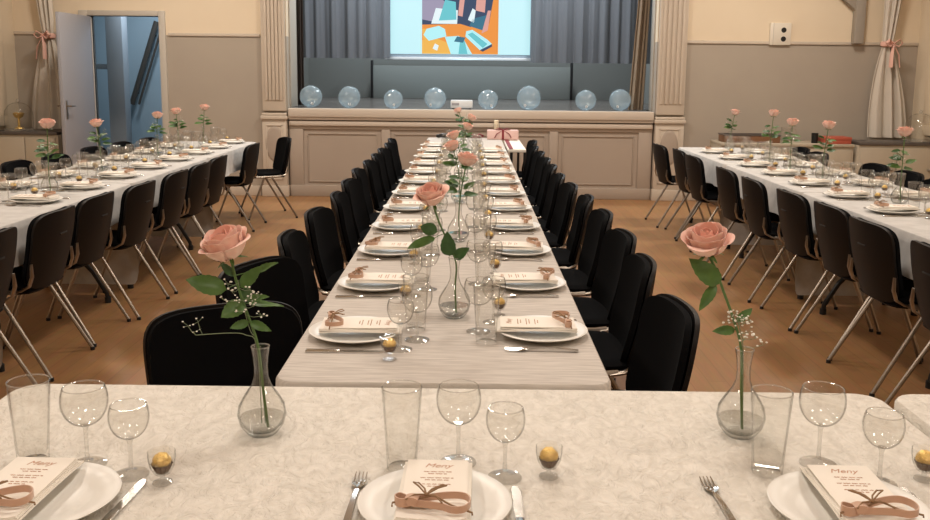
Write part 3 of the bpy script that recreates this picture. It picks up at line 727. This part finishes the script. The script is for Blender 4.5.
GRP = {'plate': 'white dinner plates', 'napkin': 'folded white napkins', 'card': 'printed menu cards', 'ribbon': 'peach ribbons round the napkins', 'knife': 'table knives', 'fork': 'table forks',
       'tumbler': 'tall tumblers', 'wine': 'large wine glasses', 'small': 'small wine glasses', 'cup': 'liqueur cups', 'choc': 'gold wrapped chocolates'}
def setting(x, y, rz, where, off=None, jit=.006, card_rot=0.):
    """one place setting; local +y looks away from the sitter"""
    off = off or {}
    c, s_ = math.cos(rz), math.sin(rz)
    def W(p, z): return (x + p[0] * c - p[1] * s_, y + p[0] * s_ + p[1] * c, z)
    J = lambda: rnd.uniform(-jit, jit)
    def put(key, mk, p, z, lab, cat, rot=0., name=None):
        p = off.get(key, p); p = (p[0] + J(), p[1] + J())
        place(key, mk, W(p, z), rz + rot, lab, cat, GRP[key])
    z = CLT + .0005
    place('plate', plate_single, W((0, 0), z), 0, 'white dinner plate ' + where, 'plate', GRP['plate'])
    cr = card_rot + R(rnd.uniform(-5, 5)) * (jit > .004); P = off.get('card', (0, 0))
    Q = W(P, z)
    place('napkin', napkin, (Q[0], Q[1], z), rz + cr, 'folded white napkin ' + where, 'napkin', GRP['napkin'])
    Qc = W((P[0], P[1] - .048), 0); place('card', menu_card, (Qc[0], Qc[1], z + .0345), rz + cr, 'cream menu card ' + where, 'menu card', GRP['card'])
    Qr = W((P[0], P[1] - .062), 0); place('ribbon', ribbon, (Qr[0], Qr[1], z + .0375), rz + cr + R(rnd.uniform(-14, 14)), 'peach ribbon bow ' + where, 'ribbon', GRP['ribbon'])
    put('knife', knife, (.143, -.01), z, 'steel knife ' + where, 'knife', R(rnd.uniform(-3, 3)))
    put('fork', fork, (-.145, .01), z, 'steel fork ' + where, 'fork', R(rnd.uniform(-3, 3)))
    put('tumbler', tumbler, (-.07, .158), z, 'tall clear tumbler ' + where, 'tumbler', rnd.uniform(0, 6))
    put('wine', lambda: wine(.0425, .152, .078, .034, 'wine_glass'), (.03, .178), z, 'large wine glass ' + where, 'wine glass', rnd.uniform(0, 6))
    put('small', lambda: wine(.036, .134, .070, .031, 'small_wine_glass'), (.118, .128), z, 'small wine glass ' + where, 'wine glass', rnd.uniform(0, 6))
    pc = off.get('cup', (.20, .115)); pc = (pc[0] + J(), pc[1] + J()); off = dict(off); off['cup'] = pc; off['choc'] = pc; jj = jit; jit = 0
    place('cup', cup, W(pc, z), rz, 'tiny clear liqueur cup ' + where, 'cup', GRP['cup'])
    place('choc', chocolate, W(pc, z + .0215), rz, 'gold wrapped chocolate ' + where, 'chocolate', GRP['choc'])

setting(-.052, 1.425, 0, 'at the middle place of the head table', {'tumbler': (-.068, .165), 'wine': (.037, .189), 'small': (.123, .128), 'cup': (.203, .134), 'knife': (.142, -.02), 'fork': (-.140, .035)}, jit=.0005, card_rot=R(-1))
setting(-.72, 1.425, 0, 'at the left place of the head table', {'tumbler': (-.094, .172), 'wine': (.013, .160), 'small': (.11, .121), 'cup': (.177, .09), 'knife': (.136, -.01), 'card': (-.04, -.01)}, jit=.0005, card_rot=R(-2))
setting(.645, 1.428, 0, 'at the right place of the head table', {'tumbler': (-.084, .160), 'wine': (.026, .200), 'small': (.106, .119), 'cup': (.197, .138), 'knife': (.139, -.01), 'fork': (-.206, .03), 'card': (.02, -.005)}, jit=.0005, card_rot=R(-2))
for k in range(13):
    if k < 12: setting(-.312 - .004 * k, 2.43 + .577 * k, R(-90), '%s from the front, left side of centre table' % ORD[k])
    if k < 11: setting(.208, 2.46 + .577 * k, R(90), '%s from the front, right side of centre table' % ORD[k])
SO = {'tumbler': (-.075, .152), 'wine': (.02, .166), 'small': (.112, .116), 'cup': (.19, .105)}
for k in range(8): setting(-2.362, 4.86 + .582 * k, R(90), '%s in view, aisle side of left table' % ORD[k], SO, .003)
for k in range(6): setting(-2.79, 5.442 + .582 * k, R(-90), '%s in view, wall side of left table' % ORD[k], SO, .003)
for k in range(7): setting(2.29, 4.83 + .60 * k, R(-90), '%s in view, aisle side of right table' % ORD[k], SO, .003)
for k in range(6): setting(2.715, 5.43 + .60 * k, R(90), '%s in view, wall side of right table' % ORD[k], SO, .003)

# ---------------------------------------------------------------- vases and roses
def vase():
    o = empty('bud_vase')
    out = [(0, 0), (.026, 0), (.031, .004), (.044, .022), (.049, .042), (.046, .062), (.034, .083), (.021, .102), (.0145, .120), (.0135, .140), (.015, .160), (.0185, .182), (.0192, .1835)]
    inn = [(.0178, .183), (.0136, .160), (.0121, .140), (.0131, .120), (.0195, .102), (.032, .082), (.044, .062), (.047, .042), (.042, .023), (.028, .009), (0, .009)]
    MB().lathe(out + inn, 36).build('glass_body', M['vaseglass'], o, angle=70)
    MB().lathe([(0, .010), (.026, .010), (.0405, .024), (.0445, .036), (.0435, .038), (0, .038)], 32).build('water', M['water'], o)
    MB().lathe([(.0178, .1825), (.0192, .184), (.0182, .1852), (.0172, .184), (.0178, .1825)], 28).build('rim', M['foot'], o)
    return o
def leaf_mesh(mb, p0, p1, w, nrm=(0, -.5, 1), cup_=.25, droop=.12):
    p0 = Vector(p0); p1 = Vector(p1); d = p1 - p0; L = d.length; d = d / L
    n = Vector(nrm); n = (n - d * n.dot(d)).normalized(); sd = d.cross(n)
    def fn(u, v):
        a = (u - .5) * 2; wv = w * .5 * (math.sin(PI * min(1, v ** .75)) ** .8 if 0 < v < 1 else 0)
        wv *= 1 + .05 * math.sin(v * 40)
        return p0 + d * (L * v) + sd * (a * wv) + n * (cup_ * abs(a) * wv - droop * L * (v - .3) ** 2 + .02 * L * math.sin(v * 9 + a))
    mb.grid(fn, 6, 12, .0006)
def bloom_mesh(seed=0, sc=1.):
    q = random.Random(seed); m = MB()
    layers = [(2, .008, .052, .000, 1.9, 1), (3, .014, .055, .000, 1.35, 1), (4, .021, .057, .001, 1.1, 1), (4, .028, .057, .004, 1.0, 0), (5, .034, .054, .007, .85, 0), (4, .0385, .046, .015, .80, 0)]
    for li, (n, r, h, curl, span, mi) in enumerate(layers):
        t0 = q.uniform(0, 6)
        for k in range(n):
            th = t0 + 2 * PI * k / n + q.uniform(-.12, .12); rj = r * q.uniform(.95, 1.06); hj = h * q.uniform(.94, 1.05); cj = curl * q.uniform(.6, 1.3)
            m.cur = mi
            def fn(u, v):
                a = (u - .5) * 2
                e = 1 - .20 * abs(a) ** 2.5
                vv = v * e
                rad = rj * (.25 + .75 * math.sin(min(1, vv * 1.25) * PI / 2) ** .7) + .0025 * abs(a) * (li / 5)
                c_ = max(0, (vv - .62) / .38)
                rad += cj * c_ ** 1.7 * (1 - .3 * abs(a)) - .25 * rj * c_ * (1 if li < 2 else 0)
                z = hj * (vv - .28 * (cj / .026) * c_ ** 2.4) + .001 * math.sin(a * 5 + k)
                an = th + a * span * (.55 + .45 * math.sin(min(1, v * 1.2) * PI / 2))
                return (rad * math.cos(an) * sc, rad * math.sin(an) * sc, z * sc)
            m.grid(fn, 10, 10, .0006)
    return m
def spline(P, n=6):
    P = [Vector(p) for p in P]; out = []
    for i in range(len(P) - 1):
        a = P[max(i - 1, 0)]; b_ = P[i]; c = P[i + 1]; d_ = P[min(i + 2, len(P) - 1)]
        for k in range(n):
            f_ = k / n
            out.append(.5 * ((2 * b_) + (c - a) * f_ + (2 * a - 5 * b_ + 4 * c - d_) * f_ ** 2 + (3 * b_ - a - 3 * c + d_) * f_ ** 3))
    return out + [P[-1]]
def make_rose(stem, leaves, seed, sc=1., axis=None, mats=('leafm',)):
    """stem: points local to the table top under the vase; leaves: (p0, p1, width, normal, material)"""
    o = empty('rose')
    P = spline(stem); MB().tube(P, [.0028] * len(P), 8).build('stem', M['stem'], o)
    ax = Vector(axis) if axis else (P[-1] - P[-3]); q = Vector((0, 0, 1)).rotation_difference(ax.normalized())
    b = bloom_mesh(seed, sc).build('bloom', [M['petal'], M['petalin']], o, angle=80); b.location = P[-1]; b.rotation_mode = 'QUATERNION'; b.rotation_quaternion = q
    sp_ = MB()
    sp_.lathe([(.0028, -.004), (.008, .0), (.010, .005), (.007, .010)], 12)
    for k in range(5):
        a = 2 * PI * k / 5; leaf_mesh(sp_, (.007 * math.cos(a), .007 * math.sin(a), .002), (.032 * math.cos(a) * sc, .032 * math.sin(a) * sc, -.006), .008, (0, 0, 1))
    s2 = sp_.build('sepals', M['leafm'], o); s2.location = P[-1]; s2.rotation_mode = 'QUATERNION'; s2.rotation_quaternion = q
    for p0, p1, w_, n_, m_ in leaves:
        mb = MB(); leaf_mesh(mb, p0, p1, w_, n_)
        near = min(P, key=lambda t_: (t_ - Vector(p0)).length)
        if (near - Vector(p0)).length > .003: mb.tube([near, near.lerp(Vector(p0), .6) + Vector((0, 0, .002)), p0], .0011, 6)
        mb.build('leaf', M[m_], o)
    return o
def sprig(stem, ends, seed, nflow=4, fr=.0028):
    q = random.Random(seed); o = empty('gypsophila_sprig'); tw = MB(); fl = MB(); P = spline(stem, 4)
    tw.tube(P, .0009, 5)
    for e in ends:
        e = Vector(e); a = min(P, key=lambda t_: (t_ - e).length + .6 * max(0, t_.z - e.z)); tw.tube([a, a.lerp(e, .5) + Vector((0, 0, -.003)), e], .0006, 5)
        for _ in range(nflow):
            c = e + Vector((q.uniform(-1, 1), q.uniform(-1, 1), q.uniform(-.6, 1))) * .011
            tw.tube([e, c], .0004, 4); fl.ico(c, fr * q.uniform(.7, 1.2), 1, (1, 1, .75))
    tw.build('twigs', M['twig'], o); fl.build('blossoms', M['white'], o)['kind'] = 'stuff'
    return o

# pixel helper for the two front roses: a point of the photo at depth Y, relative to the vase
CW_ = co.matrix_world.copy()
def at(u, v, y, base):
    d = CW_.to_3x3() @ Vector(((u - 465) / 900, -(v - 210) / 900, -1)); t = y / d.y
    return Vector((0, 0, 1.477)) + d * t - Vector(base)
VZ = CLT + .0005
V1 = (-.416, 1.742, VZ); V2 = (.562, 1.762, VZ)
place('vase', vase, V1, 0, 'clear glass bud vase on the left of the head table', 'vase', 'glass bud vases')
place('vase', vase, V2, 0, 'clear glass bud vase on the right of the head table', 'vase', 'glass bud vases')
A1 = lambda u, v, dy=0.: at(u, v, 1.742 + dy, V1)
up = (0, -1, .35)
r1 = make_rose([Vector((.012, 0, .014)), Vector((.004, 0, .09)), A1(258, 346), A1(246, 310), A1(236, 280), A1(231, 258)],
    [(A1(226, 290), A1(186, 279, -.02), .040, (.1, -1, .6), 'leafm'), (A1(240, 287), A1(262, 266, -.015), .026, (0, -1, .2), 'leafm'), (A1(256, 272), A1(277, 262, -.02), .018, (0, -.7, .8), 'leafm'),
     (A1(244, 303), A1(221, 317, -.03), .036, (-.2, -1, .3), 'leafm'), (A1(246, 303), A1(284, 305, .01), .016, (0, -.6, 1), 'leafm'), (A1(247, 300), A1(268, 296, -.03), .018, (0, -.8, .7), 'leafm'),
     (A1(250, 322), A1(271, 331, -.01), .018, (0, -1, .5), 'leafm'), (A1(249, 322), A1(230, 328, -.02), .018, (0, -1, .4), 'leafm'), (A1(234, 276), A1(220, 262, .02), .016, (0, -1, .5), 'leafd'), (A1(240, 292), A1(252, 296, .02), .03, (0, -1, .2), 'leafd')],
    11, 1.05, axis=(-.30, -.25, 1))
tag(r1, 'peach rose standing in the left head table vase', 'rose', 'peach roses'); r1.location = V1
A2 = lambda u, v, dy=0.: at(u, v, 1.762 + dy, V2)
r2 = make_rose([Vector((.004, 0, .014)), Vector((-.002, 0, .09)), A2(741, 348), A2(733, 318), A2(723, 290), A2(716, 270), A2(708, 254)],
    [(A2(720, 284), A2(690, 259, -.02), .040, (-.2, -1, .3), 'leafm'), (A2(718, 280), A2(700, 262, .02), .034, (.4, -1, .2), 'leafd'), (A2(716, 284), A2(699, 311, -.01), .022, (-.3, -1, .2), 'leafm'),
     (A2(735, 330), A2(713, 331, -.02), .020, (0, -1, .5), 'leafm'), (A2(736, 322), A2(753, 308, .02), .018, (0, -1, .4), 'leafm')],
    4, 1.02, axis=(-.18, -.30, 1))
tag(r2, 'pink rose standing in the right head table vase', 'rose', 'peach roses'); r2.location = V2
s1 = sprig([Vector((.006, .004, .02)), A1(258, 347), A1(250, 330), A1(242, 300), A1(238, 280)], [A1(228, 284, -.02), A1(232, 292, -.03), A1(246, 300, -.03), A1(254, 306, -.02), A1(240, 312, -.03), A1(262, 316, -.02), A1(236, 300, -.03), A1(224, 300, -.02), A1(250, 290, -.02), A1(258, 298, -.02)], 3, 5, .0024)
tag(s1, 'sprig of tiny white blossoms beside the left head table rose', 'flower sprig', 'white blossom sprigs'); s1.location = V1
s1b = sprig([Vector((-.002, .006, .02)), A1(257, 347), A1(246, 335), A1(230, 333), A1(196, 335)], [A1(188, 326), A1(198, 322, -.01), A1(194, 332)], 4, 3, .0020)
tag(s1b, 'thin bare sprig leaning left out of the left head table vase', 'flower sprig', 'white blossom sprigs'); s1b.location = V1
s2 = sprig([Vector((.006, .004, .02)), A2(743, 348), A2(740, 330), A2(738, 322)], [A2(728, 321, -.02), A2(733, 316, -.02), A2(738, 319, -.03), A2(745, 317, -.02), A2(750, 320, -.02), A2(742, 324, -.03), A2(747, 333, -.02), A2(756, 338, -.01), A2(763, 345, 0), A2(744, 340, -.02), A2(737, 313, -.01)], 5, 5, .0026)
tag(s2, 'spray of tiny white blossoms beside the right head table rose', 'flower sprig', 'white blossom sprigs'); s2.location = V2
# third rose, first on the centre table
V3 = (-.041, 2.634, VZ); A3 = lambda u, v, dy=0.: at(u, v, 2.634 + dy, V3)
place('vase', vase, V3, 0, 'clear glass bud vase nearest the front on the centre table', 'vase', 'glass bud vases')
r3 = make_rose([Vector((.006, 0, .014)), Vector((.002, 0, .09)), A3(456, 263), A3(447, 240), A3(439, 222), A3(433, 204)],
    [(A3(435, 238), A3(407, 248, -.04), .034, (0, -.7, .8), 'leafm'), (A3(437, 232), A3(420, 226, .02), .040, (0, -1, .4), 'leafd'), (A3(449, 256), A3(447, 232, -.03), .046, (0, -1, .1), 'leafd'), (A3(454, 258), A3(469, 248, -.02), .034, (0, -1, .5), 'leafd')],
    21, 1.02, axis=(-.2, -.35, 1))
tag(r3, 'peach rose in the vase nearest the front of centre table', 'rose', 'peach roses'); r3.location = V3
# further roses from two patterns
def generic(h, lean, seed):
    q = random.Random(seed)
    x, y = lean
    stem = [(.006, 0, .014), (.001, 0, .10), (x * .2, y * .2, .185), (x * .55, y * .55, .185 + (h - .185) * .5), (x, y, h)]
    P = spline([Vector(p) for p in stem]); L = []
    for k, (f_, a, l_, w_) in enumerate(((.56, .4, .07, .040), (.62, 3.4, .075, .045), (.70, 1.9, .06, .036), (.76, 5.0, .06, .036), (.82, 2.8, .05, .03), (.66, 0.2, .06, .034), (.60, 2.2, .07, .042), (.72, 4.2, .062, .040), (.68, 3.1, .06, .038), (.79, 0.9, .055, .036))):
        a += q.uniform(-.5, .5); p0 = P[int(f_ * (len(P) - 1))] + Vector((math.cos(a), math.sin(a), .3)) * .016
        L.append((p0, p0 + Vector((math.cos(a) * l_, math.sin(a) * l_, q.uniform(-.01, .03))), w_, (math.cos(a) * .3, math.sin(a) * .3 - .5, .8), 'leafm' if k % 2 else 'leafd'))
    return make_rose(stem, L, seed, 1.0)
def gsprig():
    return sprig([(.004, -.004, .02), (.002, 0, .18), (.01, -.01, .24), (.025, -.02, .30)], [(.03, -.02, .30), (.05, -.01, .27), (.015, -.04, .28), (-.02, -.02, .26), (.06, .0, .24)], 8, 4, .0028)
def rose_at(x, y, bu, bv, where, k, with_sprig=True):
    """bu, bv: where the flower head shows; gives its height and lean"""
    b = at(bu, bv, y, (x, y, VZ)); h = b.z - .02
    place('vase', vase, (x, y, VZ), rnd.uniform(0, 6), 'clear glass bud vase ' + where, 'vase', 'glass bud vases')
    o = generic(h, (b.x, rnd.uniform(-.01, .01)), 30 + k); o.location = (x, y, VZ); tag(o, 'peach rose in bud vase ' + where, 'rose', 'peach roses')
    if with_sprig: place('gsprig', gsprig, (x, y, VZ), rnd.uniform(0, 6), 'sprig of white blossom in bud vase ' + where, 'flower sprig', 'white blossom sprigs')
for k, (x, y, u, v) in enumerate(((-.045, 3.86, 466, 161), (-.055, 5.02, 453.5, 147), (-.06, 6.17, 455, 136), (-.055, 7.33, 466.5, 127), (-.06, 8.48, 470, 118), (-.06, 9.5, 459, 111))):
    rose_at(x, y, u, v, '%s from the front on the centre table' % ORD[k + 1], k)
for k, (x, y, u, v) in enumerate(((-2.45, 5.20, 47, 125), (-2.60, 6.315, 97, 124), (-2.60, 7.47, 157, 116), (-2.61, 8.05, 176, 112), (-2.56, 8.64, 204, 108))):
    rose_at(x, y, u, v, '%s from the left on the left table' % ORD[k], 10 + k)
for k, (x, y, u, v) in enumerate(((2.47, 5.13, 905, 133), (2.49, 6.33, 828, 126), (2.47, 6.93, 792.5, 123), (2.51, 7.53, 774, 114), (2.52, 8.73, 735, 113))):
    rose_at(x, y, u, v, '%s from the right on the right table' % ORD[k], 20 + k)

# ---------------------------------------------------------------- odds and ends
# gift table at the far right corner of the centre table
gt = tag(empty('side_table', (.475, 9.25, 0)), 'small cream topped side table beside the far end of centre table', 'table')
MB().box((-.105, -.58, TZ - .03), (.07, .68, TZ), .005).build('tabletop', M['card'], gt)
for x, y in ((-.07, -.55), (.06, -.55), (-.07, .62), (.06, .62)): MB().tube([(x, y, 0), (x, y, TZ - .03)], .014).build('leg', M['blackmetal'], gt)
tag(MB().grid(lambda u, v: (-.02 + .04 * u, -.58 + 1.16 * v, TZ + .006 + .0006 * math.sin(v * 20)), 3, 20, .002).build('ribbon_strip', M['maroon'], loc=(.40, 9.25, 0)), 'dark red ribbon laid along the small cream side table', 'ribbon')
gf = tag(empty('gift_box', (.36, 9.88, CLT + .001)), 'pale pink wrapped gift with dark red ribbon at far end of centre table', 'gift')
MB().box((-.17, -.09, 0), (.17, .09, .10), .006).build('box', M['pinkpaper'], gf)
b = MB(); b.box((-.012, -.0925, 0), (.012, .0925, .1025), .001); b.build('ribbon', M['maroon'], gf)
b = MB()
for s_ in (-1, 1): b.tube([(0, -.06, .104), (s_ * .05, -.07, .125), (s_ * .08, -.075, .108), (s_ * .04, -.07, .104), (0, -.06, .106)], .010, 8, flat=.5); b.tube([(0, -.08, .104), (s_ * .07, -.095, .06), (s_ * .09, -.096, .02)], .008, 8, flat=.5)
b.build('bow', M['maroon'], gf)
cj = tag(empty('candle_jar', (.29, 9.90, CLT + .102)), 'small cream candle in a glass holder on top of the pink gift', 'candle')
MB().lathe([(0, 0), (.035, 0), (.038, .06), (.034, .06), (.03, .006), (0, .006)], 20).build('holder', M['glass'], cj)
MB().lathe([(0, .007), (.026, .007), (.026, .10), (.02, .105), (0, .105)], 18).build('wax', M['wax'], cj)
MB().tube([(0, 0, .105), (.001, 0, .118)], .0015, 6).build('wick', M['black'], cj)
pb = MB(); pb.ico((0, 0, .03), .05, 2, (1.6, .8, .55)); pb.ico((.06, 0, .025), .03, 2, (1.4, .8, .7)); pb.ico((-.07, .01, .022), .03, 2, (1.2, .8, .7))
tag(pb.build('black_pouch', M['black'], loc=(-.27, 9.92, CLT + .002)), 'small black pouch at the far left corner of centre table', 'pouch')
rb = MB()
for s_ in (-1, 1): rb.tube([(0, 0, .02), (s_ * .05, .01, .05), (s_ * .09, 0, .03), (s_ * .05, -.02, .015), (0, 0, .02)], .014, 8, flat=.5)
rb.ico((0, 0, .02), .018, 1)
tag(rb.build('red_bow', M['maroon'], loc=(.06, 9.9, CLT + .002)), 'dark red bow lying at the far end of centre table', 'bow')
# things on the sideboard
z0 = .726
tr = tag(empty('serving_tray', (3.12, 10.08, z0)), 'brown wooden tray with dark rim on the long sideboard', 'tray')
MB().box((-.30, -.13, 0), (.30, .13, .02), .004).build('base', M['tray'], tr)
b = MB(); b.box((-.30, -.135, .0), (.30, -.12, .075), .004); b.box((-.30, .12, 0), (.30, .135, .075), .004); b.box((-.305, -.13, 0), (-.29, .13, .075), .004); b.box((.29, -.13, 0), (.305, .13, .075), .004); b.build('side', M['tray'], tr)
b = MB(); b.box((-.31, -.14, .075), (.31, -.118, .09), .004); b.box((-.31, .118, .075), (.31, .14, .09), .004); b.box((-.312, -.13, .075), (-.288, .13, .09), .004); b.box((.288, -.13, .075), (.312, .13, .09), .004); b.build('rim', M['sidetop'], tr)
jg = tag(empty('glass_jug', (3.52, 10.05, z0)), 'clear glass jug beside the wooden tray on the long sideboard', 'jug')
MB().lathe([(0, 0), (.05, 0), (.07, .03), (.072, .09), (.05, .14), (.055, .17), (.053, .17), (.048, .14), (.069, .09), (.066, .03), (0, .006)], 24).build('body', M['vaseglass'], jg)
MB().tube([(.05, 0, .15), (.10, 0, .15), (.115, 0, .10), (.09, 0, .05), (.07, 0, .045)], .007).build('handle', M['vaseglass'], jg)
mg = tag(empty('black_mug', (3.83, 10.02, z0)), 'black mug standing by the red box on the long sideboard', 'mug')
MB().lathe([(0, 0), (.034, 0), (.037, .11), (.033, .11), (.03, .008), (0, .008)], 20).build('body', M['black'], mg)
MB().tube([(0, .035, .09), (0, .065, .085), (0, .068, .04), (0, .035, .025)], .006).build('handle', M['black'], mg)
rx = tag(empty('red_box', (4.02, 10.02, z0)), 'flat red cardboard box on the long sideboard near the curtain', 'box')
MB().box((-.13, -.12, 0), (.17, .12, .05), .005).build('base', M['red'], rx)
MB().box((-.134, -.124, .042), (.174, .124, .075), .005).build('lid', M['red'], rx)

# what sets a part apart from the rest of its thing
PL = {'back_shell': 'black plastic back shell', 'back_bracket': 'curved chrome bracket', 'foot_cap': 'black rubber foot cap', 'bloom': 'peach petals', 'door_handle': 'metal lever handle',
      'satin_band': 'peach satin band', 'twine': 'thin brown twine bow', 'foil_ball': 'crinkled gold foil', 'paper_cup': 'pleated brown paper cup', 'lettering': 'brown printed lines',
      'bow': 'ribbon bow', 'tieback': 'pink satin tieback', 'gold_light_shape': 'gold shape standing for golden light under the dome', 'lens': 'black lens', 'handrail': None, 'side_rail': 'chrome rail'}
for o in S.objects:
    k = o.name.split('.')[0]
    if o.parent and PL.get(k): o['label'] = PL[k]

# ---------------------------------------------------------------- lights
def area(loc, e, size, col, rot=(0, 0, 0), shape='DISK', size_y=None):
    l = bpy.data.lights.new('ceiling_or_fill_lamp', 'AREA'); l.energy = e; l.shape = shape; l.size = size; l.color = col
    if size_y: l.size_y = size_y
    o = bpy.data.objects.new('ceiling_or_fill_lamp', l); COL.objects.link(o); o.location = loc; o.rotation_euler = rot; return o
WARM = (1, .905, .80)
for x in (-3.2, 0, 3.2):
    for y in (-.6, 2.6, 5.8, 8.6):
        area((x, y, H - .06), {-.6: 43, 2.6: 35, 5.8: 50, 8.6: 68}[y], .55, WARM)
for x in (-1.2, 1.2): area((x, 11.6, H - .05), 60, .5, (.88, .95, 1.0))  # unseen fill lamps added over the stage to brighten curtains and balloons
for x in (-1.3, 1.3): area((x, 13.3, H - .05), 70, .5, (.92, .97, 1.0))  # unseen pair added to brighten the low board and rear stage wall
area((-4.1, 11.9, 2.8), 34, .5, (.74, .87, 1.0))
pl = bpy.data.lights.new('projector_lamp', 'SPOT'); pl.energy = 60; pl.color = (.45, .80, 1.0); pl.spot_size = R(75); pl.spot_blend = .5; pl.shadow_soft_size = .03
po = bpy.data.objects.new('projector_lamp', pl); COL.objects.link(po); po.location = (-.05, 10.86, SZ + .065)
po.rotation_euler = (Vector((-.15, 12.75, 2.2)) - po.location).to_track_quat('-Z', 'Y').to_euler()
wd = bpy.data.worlds.new('world'); S.world = wd; wd.use_nodes = True
wd.node_tree.nodes['Background'].inputs['Color'].default_value = (1, .85, .7, 1); wd.node_tree.nodes['Background'].inputs['Strength'].default_value = .08

S.view_settings.view_transform = 'Standard'; S.view_settings.look = 'None'; S.view_settings.gamma = 1; S.view_settings.exposure = -.22
S.view_settings.use_curve_mapping = False
S.cycles.max_bounces = 10; S.cycles.transparent_max_bounces = 48; S.cycles.transmission_bounces = 8; S.cycles.caustics_reflective = False; S.cycles.caustics_refractive = False
